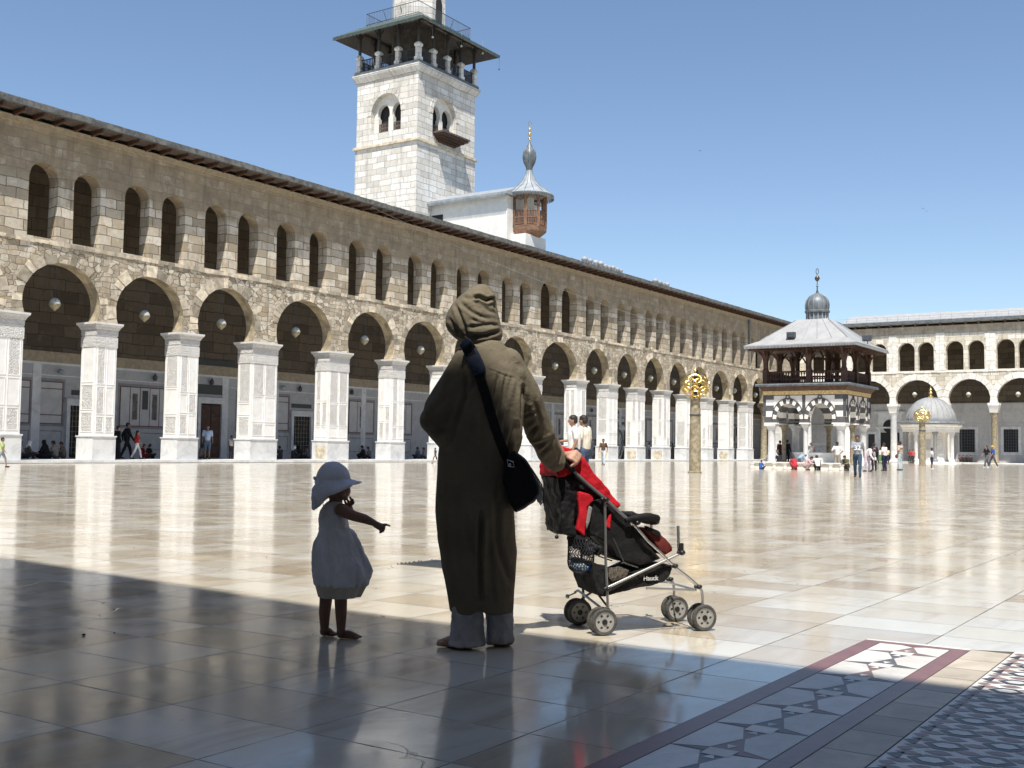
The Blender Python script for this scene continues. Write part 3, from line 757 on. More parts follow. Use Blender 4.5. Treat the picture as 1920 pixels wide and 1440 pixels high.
for a, b, ap in earch[:8]:
    q = MB(); c_ = (a+b)/2
    for j in range(0, len(ap)-1, 2):
        P0, P1 = ap[j], ap[min(j+2, len(ap)-1)]; v = []
        for (py, pz), s_ in ((P0, .05), (P1, -.05)):
            dy, dz = py-c_, pz-7.25; l = math.hypot(dy, dz); tx, tz = P1[0]-P0[0], P1[1]-P0[1]
            v.append((py+tx*s_, pz+tz*s_)); v.append((py+dy/l*.66+tx*s_, pz+dz/l*.66+tz*s_))
        pr = random.uniform(.02,.05)
        vv = [(XE-pr, *v[0]), (XE-pr, *v[2]), (XE-pr, *v[3]), (XE-pr, *v[1])]; vv += [(XE+.02, y, z) for _, y, z in vv]
        q.add(vv, [(0,1,2,3),(0,4,5,1),(1,5,6,2),(2,6,7,3),(3,7,4,0)])
    obj('arch_ring', q, M['vousw'], east)
for y, k_ in zip(EY, KIND):
    q = MB()
    if k_ == 'c':
        q.lathe([(.55,.0),(.55,.2),(.46,.28),(.40,.4),(.385,.5),(.345,5.15),(.37,5.22),(.36,5.3),(.46,5.6),(.5,5.72)], (XE+.4, y, 0), 20)
        q.mi = 1; q.rings([[(XE+.4-e, y-e, z), (XE+.4+e, y-e, z), (XE+.4+e, y+e, z), (XE+.4-e, y+e, z)] for e, z in ((.4,5.74),(.56,6.5),(.6,6.55),(.6,6.83))])
        obj('column', q, [M['antique'] if y < 30 else M['plinth'], M['marble']], east, smooth=35)
    else:
        q.box(XE, XE+.85, y-.6, y+.6, .1, 6.4); q.box(XE-.06, XE+.9, y-.68, y+.68, 6.4, 6.83); q.box(XE-.05, XE+.9, y-.66, y+.66, 0, 1.2)
        obj('pier', q, M['vousw'], east, bevel=.01)
for y in (38.35, 33.02, 27.6, 22.28):
    q = MB(); q.lathe([(.2,10.62),(.2,10.75),(.15,10.8),(.14,12.7),(.2,12.95),(.24,13.05)], (XE+.3, y, 0), 14); obj('window_column', q, M['vousw'] if y != 33.02 else M['dado'], east, smooth=35)
q = MB(); y = -24
while y < D-.3: l = random.uniform(.35,.9); q.box(XE-random.uniform(.03,.1), XE+.05, y, min(D-.2, y+l-.02), 10.36+random.uniform(-.03,.02), 10.56+random.uniform(-.03,.04)); y += l
obj('string_course', q, M['vousw'], east)
# white pilaster strips beside the windows
for y in (41.1, 35.7, 30.4, 25.0):
    q = MB(); z = 10.6
    while z < 14.6: h = random.uniform(.4,.6); q.box(XE-.05, XE+.03, y-.52+random.uniform(-.1,.1), y+.02, z, z+h-.02); q.box(XE-.05-random.uniform(0,.02), XE+.03, y+.04, y+.5+random.uniform(-.1,.1), z, z+h-.02); z += h
    obj('pilaster', q, M['vousw'], east, bevel=.006)
q = MB(); q.rings([[(XE-.62, y, 16.05), (XE-.62, y, 16.36), (XE+3.6, y, 17.75), (XE+8, y, 17.0), (XE+8, y, 16.0), (XE, y, 16.05)] for y in (-26, 41.6)])
q.rings([[(XE-.62, y, 16.05), (XE-.62, y, 16.36), (XE+2, y, 16.6), (XE+8, y, 16.6), (XE+8, y, 16.0), (XE, y, 16.05)] for y in (41.61, D+.5)])
obj('roof', q, M['leadlight'], east)
q = MB(); q.box(XE-.75, XE-.6, -26, D-1.15, 16.08, 16.4)
obj('gutter', q, M['leaddark'], east)
for i in range(52):
    q = MB(); q.box(XE-.6, XE+.02, -25+1.38*i, -24.88+1.38*i, 15.8, 16.04); obj('rafter', q, M['woodgrey'], east)
q = MB()
for i in range(18): q.box(XE-.2, XE-.17, 41+.0-1.2*i, 41.03-1.2*i, 16.4, 17.0)
q.box(XE-.2, XE-.18, 20, 46, 16.97, 17.0); q.box(XE-.2, XE-.18, 20, 46, 16.7, 16.72)
obj('roof_railing', q, M['lead'], east)
BX = XE+6.5
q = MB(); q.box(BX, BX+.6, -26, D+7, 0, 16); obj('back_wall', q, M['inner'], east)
q = MB(); q.box(XE+.8, BX, -26, D+.2, 15.9, 16.0); obj('ceiling', q, M['wood'], east)
q = MB(); q.box(BX-.06, BX, -26, D+6, .15, 7.0); q.mi = 1
for i in range(40): q.box(BX-.075, BX-.05, 46-1.5*i, 46.03-1.5*i, .2, 7.0)
q.box(BX-.09, BX-.05, -26, D, 7.0, 7.12); q.box(BX-.08, BX-.05, -26, D, 4.75, 4.8)
obj('marble_dado', q, [M['dadof'], M['dado']], east)
for y1, y0, z0, z1 in ((29.71,27.95,1.33,4.02),(24.84,23.27,1.39,4.03),(34.2,33.2,1.2,3.6),(40.4,39.6,1.4,3.4),(18.9,17.3,1.39,4.03)):
    q = MB(); t = .32
    q.box(BX-.14, BX-.05, y0-t, y0, z0-t, z1+t); q.box(BX-.14, BX-.05, y1, y1+t, z0-t, z1+t); q.box(BX-.14, BX-.05, y0, y1, z1, z1+t); q.box(BX-.14, BX-.05, y0, y1, z0-t, z0)
    q.mi = 1; q.box(BX-.07, BX-.055, y0, y1, z0, z1); q.mi = 2
    for i in range(1, 6): q.box(BX-.1, BX-.07, y0+(y1-y0)*i/6-.02, y0+(y1-y0)*i/6+.02, z0, z1)
    for i in range(1, 8): q.box(BX-.1, BX-.07, y0, y1, z0+(z1-z0)*i/8-.02, z0+(z1-z0)*i/8+.02)
    obj('window', q, [M['plinth'], M['dark'], M['iron']], east)
q = MB(); q.mi = 1; q.box(BX-.08, BX-.05, 36.6, 38.9, .15, 3.6)
q.mi = 0; q.box(BX-.2, BX-.05, 36.2, 36.6, .15, 4.1); q.box(BX-.2, BX-.05, 38.9, 39.3, .15, 4.1); q.box(BX-.25, BX-.05, 36.0, 39.5, 4.1, 4.3); q.box(BX-.12, BX-.05, 36.3, 39.2, 4.3, 5.9); q.box(BX-.25, BX-.05, 35.9, 39.6, 5.9, 6.2)
q.mi = 1; q.X = Matrix.Translation((BX-.13, 37.75, 4.35)) @ Matrix.Rotation(R_(90), 4, 'Y')
q.lathe([(.85,0),(.85,.02)], (0,0,0), 24); q.X = None
obj('portal', q, [M['plinth'], M['dark']], east)
for i, y in enumerate((33.3, 27.2, 22.0)):
    t = copy_tree(lamp0); u_, v_ = [(1715,740),(1816,740),(1909,739.5)][i]; p = onX(u_, v_, XE+.4); t.location = p
    t['label'] = 'pale bowl lamp hanging in the far right arcade, %s from its left' % LN[i]; t['group'] = 'lamps hanging in the right arcade'

# ================================================================ building behind the camera whose roof shades the foreground
west = thing('arcade_building', (-1.5, 10, 0), 'arcade building behind the photographer whose roof shades the foreground paving', 'building')
q = MB(); EV = 14.0; rx = 5.02-EV/math.tan(SUN_EL)*math.cos(SUN_AZ); ry = EV/math.tan(SUN_EL)*math.sin(SUN_AZ)
edge = [(-30, rx-.02), (-4-ry+4, rx), (4.3-ry, rx+.0), (9-ry, rx+.52), (20-ry, rx+1.3), (46, rx+3.2)]
for (y0, xa), (y1, xb) in zip(edge, edge[1:]):
    q.rings([[(xa, y0, EV-.02), (xa, y0, EV), (-9.0, y0, EV+1.2), (-9.0, y0, EV-.2)], [(xb, y1, EV-.02), (xb, y1, EV), (-9.0, y1, EV+1.2), (-9.0, y1, EV-.2)]])
obj('roof', q, M['leaddark'], west)
wo = [(-30, 6.8)]; 
for i in range(13):
    a = -28+5.6*i; wo.append((a+.6, 6.8)); wo += arch_pts(a+.6, a+5.0, 6.78, 9.6, 16); wo.append((a+5.0, 6.8))
wo += [(46, 6.8), (46, 13.8), (-30, 13.8)]
q = MB(); q.wall(wo, [], lambda a, b, d: (-1.6-d, a, b), 0, .9)
for i in range(14): a = -28+5.6*i; q.box(-2.5, -1.6, a-.6, a+.6, 0, 6.8)
q.box(-9.2, -8.6, -30, 46, 0, 14.2)
obj('wall', q, M['facade'], west)
hall = thing('prayer_hall', (60, -6, 0), 'prayer hall wall along the near side of the courtyard, outside the picture', 'building')
q = MB(); q.box(-9, XE+6, -12, -6, 0, 15.5); q.mi = 1
q.rings([[(x, -5.2, 15.5), (x, -12.5, 15.5), (x, -9, 18.5)] for x in (-9.5, XE+6.5)])
for i in range(22): q.box(-6+6.2*i, -2.2+6.2*i, -6.03, -5.9, .2, 5.2)
obj('wall', q, [M['facade'], M['leaddark'], M['wood']], hall)

# ================================================================ MINARET
tower = thing('minaret', (69.6, 56.14, 0), 'square whitish stone minaret with dark timber gallery and canopy behind the long arcade', 'minaret')
TX0, TX1, TY0, TY1 = 69.6, 77.5, 56.14, 62.65
tcx, tcy = (TX0+TX1)/2, (TY0+TY1)/2
def box_ring(mb, e, z0, z1, e2=None):
    e2 = e if e2 is None else e2
    mb.rings([[(TX0-a, TY0-a, z), (TX1+a, TY0-a, z), (TX1+a, TY1+a, z), (TX0-a, TY1+a, z)] for a, z in ((e, z0), (e2, z1))])
q = MB(); box_ring(q, .05, 0, 25.7); obj('lower_shaft', q, M['tower'], tower)
q = MB(); box_ring(q, .22, 25.7, 25.95); obj('band', q, M['vous'], tower, bevel=.03)
def hs(c, w_, z0, zc, apex, n=14):    # horseshoe opening outline
    r = w_/2; rz = apex-zc; pts = [(c-r*.82, z0), (c+r*.82, z0), (c+r*.82, zc-.38*rz)]
    for i in range(n+1):
        a = -.38+(math.pi+.76)*i/n; pts.append((c+r*math.cos(a)*1.0, zc+rz*math.sin(a)))
    pts.append((c-r*.82, zc-.38*rz)); return pts
for side in ('W', 'S'):
    if side == 'W': pm = lambda a, b, d: (TX0+d, a, b); a0, a1 = TY0, TY1; cA = 59.47; hw_ = 1.6; c2 = (60.06, 58.5)
    else: pm = lambda a, b, d: (a, TY0+d, b); a0, a1 = TX0+.42, TX1; cA = 73.2; hw_ = 1.6; c2 = (72.45, 74.0)
    big = [(cA-hw_, 26.9), (cA+hw_, 26.9)]+[(cA+hw_*math.cos(math.pi*i/20), 28.45+1.68*math.sin(math.pi*i/20)) for i in range(21)]
    q = MB(); q.wall([(a0, 25.95), (a1, 25.95), (a1, 31.35), (a0, 31.35)], [big], pm, 0, .42); ws = obj('upper_wall', q, M['tower'], tower)
    q = MB(); q.wall([(cA-hw_, 26.9), (cA+hw_, 26.9)]+[(cA+hw_*math.cos(math.pi*i/20), 28.45+1.68*math.sin(math.pi*i/20)) for i in range(21)],
                     [hs(c2[0], 1.3, 26.92, 28.55, 29.35), hs(c2[1], 1.3, 26.92, 28.55, 29.35)], pm, .42, .8)
    obj('twin_window', q, M['vousw'], tower)
    q = MB()
    for c_ in c2:
        for i in range(7):
            x = c_-.5+i*.166; p = pm(x, 27.4, .5); q.box(p[0]-.025, p[0]+.025, p[1]-.025, p[1]+.025, 26.92, 27.75)
        for z in (27.0, 27.4, 27.75):
            p, p2 = pm(c_-.53, z, .5), pm(c_+.53, z, .52); q.box(min(p[0],p2[0]), max(p[0],p2[0])+.03, min(p[1],p2[1]), max(p[1],p2[1])+.03, z-.04, z+.04)
    obj('window_rail', q, M['woodgrey'], tower)
    q = MB()
    for i in range(13):      # stone arch around
        t0, t1 = math.pi*i/13+.01, math.pi*(i+1)/13-.01; vv = []
        for d_ in (-.035, .02):
            for r_, t_ in ((hw_, t0), (hw_, t1), (hw_+.4, t1), (hw_+.4, t0)): vv.append(pm(cA+r_*math.cos(t_), 28.45+r_*1.05*math.sin(t_), d_))
        q.add(vv, [(0,1,2,3),(0,4,5,1),(1,5,6,2),(2,6,7,3),(3,7,4,0)])
    obj('arch_ring', q, M['tower'], tower)
q = MB(); q.box(TX1-.4, TX1, TY0+.42, TY1, 25.95, 31.35); q.box(TX0+.42, TX1-.4, TY1-.4, TY1, 25.95, 31.35); obj('rear_wall', q, M['tower'], tower)
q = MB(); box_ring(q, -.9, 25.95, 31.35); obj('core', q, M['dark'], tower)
q = MB(); q.rings([[(TX0-a, TY0-a, z), (TX1+a, TY0-a, z), (TX1+a, TY1+a, z), (TX0-a, TY1+a, z)] for a, z in ((.03,31.35),(.12,31.45),(.3,31.8),(.34,31.95),(.34,32.02))])
obj('cornice', q, M['tower'], tower)
q = MB(); box_ring(q, .22, 32.02, 32.3); obj('gallery_floor', q, M['leaddark'], tower)
q = MB()   # projecting balcony on the south side
q.box(71.6, 75.3, TY0-1.15, TY0, 26.78, 26.92); q.mi = 1
for i in range(4): q.rings([[(71.7+.2*i, TY0-1.05+.28*i, 26.62-.14*i), (75.2-.2*i, TY0-1.05+.28*i, 26.62-.14*i), (75.2-.2*i, TY0, 26.62-.14*i), (71.7+.2*i, TY0, 26.62-.14*i)], [(71.7+.2*i, TY0-1.05+.28*i, 26.78-.14*i), (75.2-.2*i, TY0-1.05+.28*i, 26.78-.14*i), (75.2-.2*i, TY0, 26.78-.14*i), (71.7+.2*i, TY0, 26.78-.14*i)]])
obj('balcony', q, [M['woodgrey'], M['wood']], tower)
def stone_post(x, y, h):
    q = MB(); q.rings([[(x-e, y-e, z), (x+e, y-e, z), (x+e, y+e, z), (x-e, y+e, z)] for e, z in ((.26,32.3),(.26,32.62),(.19,32.68),(.19,33.45),(.26,33.55),(.26,33.7),(.2,33.78),(.1,33.88))])
    obj('stone_post', q, M['tower'], tower, bevel=.01)
    q = MB(); q.path([(x, y, 33.8), (x, y, 36.2)], .13, 8)
    for a in ((1,0),(-1,0),(0,1),(0,-1)): q.path([(x, y, 35.0), (x+a[0]*.5, y+a[1]*.5, 35.75)], .04, 4)
    obj('timber_post', q, M['tdark'], tower)
px_ = [TX0+.1+(TX1-TX0-.2)*i/4 for i in range(5)]; py_ = [TY0+.1+(TY1-TY0-.2)*i/3 for i in range(4)]
pts_ = [(x, py_[0]) for x in px_]+[(px_[-1], y) for y in py_[1:]]+[(x, py_[-1]) for x in px_[-2::-1]]+[(px_[0], y) for y in py_[-2:0:-1]]
for x, y in pts_: stone_post(x, y, 1)
for (x0, y0), (x1, y1) in zip(pts_, pts_[1:]+pts_[:1]):
    q = MB(); a = Vector((x0, y0, 0)); b = Vector((x1, y1, 0)); L_ = (b-a).length; d_ = (b-a).normalized()
    a2 = a+d_*.2; b2 = b-d_*.2
    for z in (32.42, 32.75, 33.4): q.path([a2+Vector((0,0,z)), b2+Vector((0,0,z))], .05, 4)
    n = 9
    for i in range(1, n+1): p = a2.lerp(b2, i/(n+1)); q.path([p+Vector((0,0,32.42)), p+Vector((0,0,33.4))], [.045,.045], 5)
    obj('gallery_rail', q, M['tdark'], tower)
M['gcore'] = simple('dark_gallery_stone', (.10,.09,.08), .9, .3, 2, bump=.5, bs=10)  # darker stone tone for the shaft at gallery level
def oct_(r, cx, cy, z, n=8, ph=math.pi/8): return [(cx+r*math.cos(ph+2*math.pi*i/n), cy+r*math.sin(ph+2*math.pi*i/n), z) for i in range(n)]
scx, scy = 73.55, 59.4
q = MB(); q.rings([oct_(2.35, scx, scy, 36.2), oct_(2.35, scx, scy, 52)]); obj('upper_shaft', q, M['tower'], tower)
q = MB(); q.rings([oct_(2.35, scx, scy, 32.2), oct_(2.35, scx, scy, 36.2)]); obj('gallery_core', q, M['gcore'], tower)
q = MB(); q.path([(79.0, 54.7, 35.1), (79.0, 54.7, 34.1)], .012, 4); q.ball((79.0, 54.7, 34.05), .07, .07, .09); obj('hanging_cord', q, M['iron'], tower)
q = MB()
for a in (math.pi*1.5,):
    c_, s_ = math.cos(a), math.sin(a); v = []
    for d_ in (2.15, 2.21):
        for w__, z in ((-.42,36.6),(.42,36.6),(.42,38.6),(.25,39.0),(0,39.15),(-.25,39.0),(-.42,38.6)): v.append((scx+c_*d_-s_*w__, scy+s_*d_+c_*w__, z))
    q.add(v, [tuple(range(7)), tuple(range(7,14))]+[(i, (i+1) % 7, (i+1) % 7+7, i+7) for i in range(7)])
obj('shaft_door', q, M['dark'], tower)
q = MB(); E_ = 1.5
q.rings([[(TX0-a, TY0-a, z), (TX1+a, TY0-a, z), (TX1+a, TY1+a, z), (TX0-a, TY1+a, z)] for a, z in ((-2.2,36.25),(.1,35.95),(E_,35.12),(E_+.03,35.24),(.1,36.12),(-.5,36.5),(-2.2,36.5))])
obj('canopy', q, M['greenroof'], tower)
q = MB(); q.rings([[(TX0-a, TY0-a, z) , (TX1+a, TY0-a, z), (TX1+a, TY1+a, z), (TX0-a, TY1+a, z)] for a, z in ((-1.2,35.96),(.1,35.86),(E_-.06,35.03),(E_-.06,35.08),(.1,35.91),(-1.2,36.0))]); obj('canopy_lining', q, M['tdark'], tower)
q = MB()  # fringe of scalloped trim along the canopy edge
for i in range(100):
    t = i/100
    for (ax, ay, bx, by) in ((TX0-E_, TY0-E_, TX1+E_, TY0-E_), (TX0-E_, TY1+E_, TX0-E_, TY0-E_)):
        x = ax+(bx-ax)*t; y = ay+(by-ay)*t; q.box(x-.03, x+.03, y-.03, y+.03, 34.98, 35.2)
obj('canopy_trim', q, M['greenroof'], tower)
q = MB()
for x in px_: q.box(x-.06, x+.06, TY0-E_+.1, TY1+E_-.1, 35.75, 35.9) if False else q.path([(x, TY0-E_+.12, 35.12), (x, TY0+.4, 35.85)], .05, 4)
for y in py_: q.path([(TX0-E_+.12, y, 35.12), (TX0+.4, y, 35.85)], .05, 4)
q.path([(TX0+.1, TY0+.1, 35.75), (TX1-.1, TY0+.1, 35.75), (TX1-.1, TY1-.1, 35.75), (TX0+.1, TY1-.1, 35.75)], .11, 4, closed=True)
obj('canopy_beams', q, M['woodgrey'], tower)
q = MB(); x0, x1, y0, y1 = 70.05, 77.25, 56.6, 62.2
co = [(x0,y0),(x1,y0),(x1,y1),(x0,y1)]
for (a, b), (c_, d_) in zip(co, co[1:]+co[:1]):
    n = int(math.hypot(c_-a, d_-b)/.17)
    for i in range(n): t = i/n; q.path([(a+(c_-a)*t, b+(d_-b)*t, 36.3), (a+(c_-a)*t, b+(d_-b)*t, 37.55)], .016, 4)
    for z in (36.55, 37.5): q.path([(a, b, z), (c_, d_, z)], .03, 4)
    for t in (.33, .66):
        px, py = a+(c_-a)*t, b+(d_-b)*t; q.path([(px, py, 37.4), (px+(tcx-px)*.14, py+(tcy-py)*.14, 36.3)], .03, 4)
obj('roof_railing', q, M['iron'], tower)
q = MB()
for x, y, z in ((70.2,55.2,34.2),(73.7,54.9,34.5),(76.9,55.0,34.9)): q.path([(x, y, z+1.1), (x, y, z+.1)], .008, 4); q.ball((x, y, z), .10)
obj('bulb', q, M['lamp'], tower, smooth=50)

# ================================================================ muezzin lodge on the arcade roof
lodge = thing('roof_lodge', (71.6, 48.5, 16.5), 'white plastered corridor with a wooden turret and bulbous lead finial on the arcade roof', 'roof lodge')
q = MB(); q.box(71.6, 76.0, 48.6, 56.2, 16.3, 20.75); q.mi = 1; q.box(71.57, 71.6, 54.9, 56.0, 17.0, 19.9)
obj('wall', q, [M['plaster'], M['dark']], lodge)
q = MB(); q.rings([[(71.0, y, 20.78), (71.0, y, 20.95), (73.8, y, 21.95), (76.6, y, 20.95), (76.6, y, 20.78)] for y in (48.3, 56.5)])
obj('roof', q, M['lead'], lodge)
q = MB()
for i in range(62): y = 48.4+i*.13; q.box(70.98, 71.02, y, y+.06, 20.58, 20.9)
obj('eave_trim', q, M['lead'], lodge)
bx_, by_ = 73.75, 48.0
q = MB(); q.box(bx_-1.55, bx_+1.4, by_-.75, by_+.6, 16.4, 17.75); obj('corbel', q, M['plaster'], lodge)
q = MB(); q.rings([oct_(.95, bx_, by_, 17.7), oct_(1.42, bx_, by_, 18.05), oct_(1.45, bx_, by_, 18.15)]); q.rings([oct_(1.45, bx_, by_, 18.15), oct_(1.45, bx_, by_, 18.5)])
for i in range(8):
    a = math.pi/8+math.pi/4*i; x, y = bx_+1.36*math.cos(a), by_+1.36*math.sin(a); a2 = a+math.pi/4; x2, y2 = bx_+1.36*math.cos(a2), by_+1.36*math.sin(a2)
    q.path([(x, y, 18.4), (x, y, 21.0)], .13, 6)
    for z in (18.6, 19.1, 19.65): q.path([(x, y, z), (x2, y2, z)], .06, 4)
    for j in range(1, 8): t = j/8; q.path([(x+(x2-x)*t, y+(y2-y)*t, 18.5), (x+(x2-x)*t, y+(y2-y)*t, 19.65)], .045, 5)
    q.path([(x, y, 20.9), (x2, y2, 20.9)], .1, 4)
    q.path([(x, y, 20.2), (x+(x2-x)*.22, y+(y2-y)*.22, 20.9)], .04, 4); q.path([(x2, y2, 20.2), (x2+(x-x2)*.22, y2+(y-y2)*.22, 20.9)], .04, 4)
obj('wooden_booth', q, simple('booth_wood', (.20,.11,.065), .7, .3, 6, bump=.4, bs=25, tintvar=.3), lodge)
q = MB(); q.rings([oct_(.6, bx_+.3, by_+.4, 18.5), oct_(.6, bx_+.3, by_+.4, 21)]); obj('inner_wall', q, M['plaster'], lodge)
q = MB(); q.lathe([(1.95,20.92),(2.0,21.03),(1.5,21.4),(.95,21.8),(.58,22.2),(.33,22.7),(.22,23.1)], (bx_, by_, 0), 24); q.mi = 1; q.lathe([(.22,23.08),(.27,23.35),(.46,23.75),(.54,24.15),(.49,24.55),(.31,24.9),(.16,25.15),(.1,25.3),(.08,25.4)], (bx_, by_, 0), 24)
obj('turret_roof', q, [M['lead'], M['leaddark']], lodge, smooth=40)
q = MB()
for j in range(16): a = 2*math.pi*j/16; q.path([(bx_+r*math.cos(a), by_+r*math.sin(a), z+.0) for r, z in ((1.96,21.06),(1.5,21.42),(.95,21.82),(.58,22.22),(.33,22.7),(.225,23.1),(.265,23.35),(.465,23.75),(.545,24.15),(.495,24.55),(.315,24.9))], .02, 4)
for j in range(60): a = 2*math.pi*j/60; q.box(bx_+1.97*math.cos(a)-.03, bx_+1.97*math.cos(a)+.03, by_+1.97*math.sin(a)-.03, by_+1.97*math.sin(a)+.03, 20.72, 20.98)
obj('roof_seams', q, M['leaddark'], lodge)
q = MB(); q.lathe([(.04,25.3),(.05,25.5),(.16,25.62),(.05,25.74),(.05,25.85),(.17,26.0),(.05,26.15),(.05,26.25),(.12,26.37),(.04,26.48),(.03,26.7)], (bx_, by_, 0), 14)
q.path([(bx_+.13*math.cos(a)*.8, by_-.13*math.cos(a)*.6, 26.88+.2*math.sin(a)) for a in [2*math.pi*i/20 for i in range(20)]], .025, 6, closed=True)
obj('finial', q, M['gold'], lodge, smooth=50)

# ================================================================ ABLUTION FOUNTAIN PAVILION
PX0, PX1, PYA, PYB = 64.22, 68.40, 20.12, 24.30          # column lines
pav = thing('fountain_pavilion', (66.3, 22.2, 0), 'fountain pavilion with black and white striped arches, wooden gallery and lead roof with small dome', 'pavilion')
q = MB(); q.box(63.6, 69.0, 19.5, 24.9, 0, .26)
obj('platform', q, M['plinth'], pav)
q = MB(); cc = oct_(1.25, 66.3, 22.2, 0)
q.rings([oct_(1.25, 66.3, 22.2, .26), oct_(1.35, 66.3, 22.2, .85), oct_(1.5, 66.3, 22.2, 1.0)]); q.lathe([(.2,1.0),(.2,1.3),(.5,1.5),(.5,1.55)], (66.3,22.2,0), 12); obj('basin', q, M['plinth'], pav)
cols = []
for i in range(3):
    for j in range(3):
        if i == 1 and j == 1: continue
        cols.append((PX0+(PX1-PX0)*i/2, PYA+(PYB-PYA)*j/2, (i+j) % 2 == 0))
for x, y, corner in cols:
    s_ = 1.0 if corner else .62
    q = MB(); q.lathe([(.32*s_,.26),(.32*s_,.36),(.26*s_,.42),(.23*s_,.5),(.21*s_,2.2),(.23*s_,2.24),(.21*s_,2.28),(.3*s_,2.5),(.34*s_,2.54)], (x, y, 0), 18); e = .35*s_; q.box(x-e, x+e, y-e, y+e, 2.54, 2.66)
    obj('column', q, M['antique'] if (x > 66 and not corner) else M['plinth'], pav, smooth=35)
k = N('striped_masonry'); X = k.xyz(); zf = k.math('FRACT', k.math('DIVIDE', k.math('SUBTRACT', X[2], .02), .68)); stp = k.math('GREATER_THAN', zf, .5)
cst = k.mix(stp, (.10,.10,.105), (.82,.81,.78)); cst = k.mix(k.math('MULTIPLY', k.sstep(k.noise(6,5,.7), .45, .8), .3), cst, (.35,.33,.3)); M['stripe'] = k.fin(cst, .75, k.bump(k.noise(20,4), .2, .01))
def pav_side(fn, a0, a1, ext):
    """one wall: a0..a1 along the side, fn maps (a,z,d)"""
    L_ = a1-a0; zt = 4.38; zb = 2.66
    half = L_/2; ocs = []
    cs = (a0+L_*.27, a0+L_*.73); r_ = .72
    out = [(a0-ext, zb), (a0, zb)]
    for c_ in cs: out += [(c_-r_*.93, zb)]+[(c_-r_*math.cos(math.pi*i/20)*(1), 2.95+r_*1.28*math.sin(math.pi*i/20)) for i in range(21)]+[(c_+r_*.93, zb)]
    out += [(a1, zb), (a1+ext, zb), (a1+ext, zt), (a0-ext, zt)]
    q = MB(); q.wall(out, [], fn, 0, .38); w_ = obj('wall', q, M['stripe'], pav)
    q = MB()
    for c_ in cs:
        n = 13
        for i in range(n):      # alternating voussoirs
            t0, t1 = math.pi*i/n, math.pi*(i+1)/n; q.mi = i % 2
            v = []
            for d_ in (-.022, .01):
                for rr, t_ in ((r_, t0), (r_, t1), (r_+.23, t1), (r_+.23, t0)): v.append(fn(c_-rr*math.cos(t_), 2.95+rr*1.28*math.sin(t_), d_))
            q.add(v, [(0,1,2,3),(0,4,5,1),(1,5,6,2),(2,6,7,3),(3,7,4,0)])
        # white field above the arches, outlined ring at the crown
        q.mi = 0
        tq = math.acos(L_*.205/(r_+.25))
        fld = [(c_-(r_+.25)*math.cos(t_), 2.95+(r_+.25)*1.28*math.sin(t_)) for t_ in [tq+(math.pi-2*tq)*i/20 for i in range(21)]]+[(c_+L_*.205, 4.33), (c_-L_*.205, 4.33)]
        q.wall(fld, [], fn, -.012, .01)
        q.mi = 1
        # black outline following the arch, ring at the crown
        ro = r_+.235
        q.path([fn(c_-ro*math.cos(t_), 2.95+ro*1.28*math.sin(t_), -.03) for t_ in [math.pi*(i/24) for i in range(25)]], .028, 5)
        q.path([fn(c_+.11*math.cos(t_), 4.22+.11*math.sin(t_), -.03) for t_ in [2*math.pi*i/16 for i in range(16)]], .035, 5, closed=True)
    for c_ in (a0-ext+.02, a0+L_*.5-.0, a1+ext-.02):
        q.mi = 1; q.wall([(c_-.09, 3.1), (c_+.09, 3.1), (c_+.09, 4.37), (c_-.09, 4.37)], [], fn, -.016, .01)
    q.mi = 1; q.path([fn(a0-ext, 2.78, .1), fn(a1+ext, 2.78, .1)], .02, 5)
    obj('arch_masonry', q, [M['plaster'], M['black']], pav)
pav_side(lambda a, z, d: (PX0-.33+d, a, z), PYA, PYB, .33)
pav_side(lambda a, z, d: (PX1+.33-d, a, z), PYA, PYB, .33)
pav_side(lambda a, z, d: (a, PYA-.33+d, z), PX0, PX1, -.06)
pav_side(lambda a, z, d: (a, PYB+.33-d, z), PX0, PX1, -.06)
pc_ = ((PX0+PX1)/2, (PYA+PYB)/2)
def pbox(mb, h0, h1, z0, z1): mb.rings([[(pc_[0]-h, pc_[1]-h, z), (pc_[0]+h, pc_[1]-h, z), (pc_[0]+h, pc_[1]+h, z), (pc_[0]-h, pc_[1]+h, z)] for h, z in ((h0, z0), (h1, z1))])
q = MB(); pbox(q, 2.05, 2.05, 4.3, 4.37); obj('vault', q, M['plaster'], pav)
q = MB(); pbox(q, 2.46, 2.5, 4.38, 4.60); obj('gilded_band', q, M['goldband'], pav)
q = MB(); pbox(q, 2.5, 2.62, 4.60, 4.78); pbox(q, 2.64, 2.76, 4.785, 4.94); obj('wooden_cornice', q, M['wood'], pav)
q = MB(); pbox(q, 2.85, 2.82, 4.945, 5.03)
for i in range(70):
    t = -2.84+5.68*i/70
    q.box(pc_[0]-2.87, pc_[0]-2.83, pc_[1]+t, pc_[1]+t+.045, 4.86, 4.97); q.box(pc_[0]+t, pc_[0]+t+.045, pc_[1]-2.87, pc_[1]-2.83, 4.86, 4.97)
obj('lead_edge', q, M['leaddark'], pav)
H_ = 2.35
pp = [-H_, -H_/3*1.15, H_/3*1.15, H_]; pp = [-H_, 0, H_]
per = [(-H_,-H_),(0-.2,-H_),(H_,-H_),(H_,0),(H_,H_),(0,H_),(-H_,H_),(-H_,-.3)]
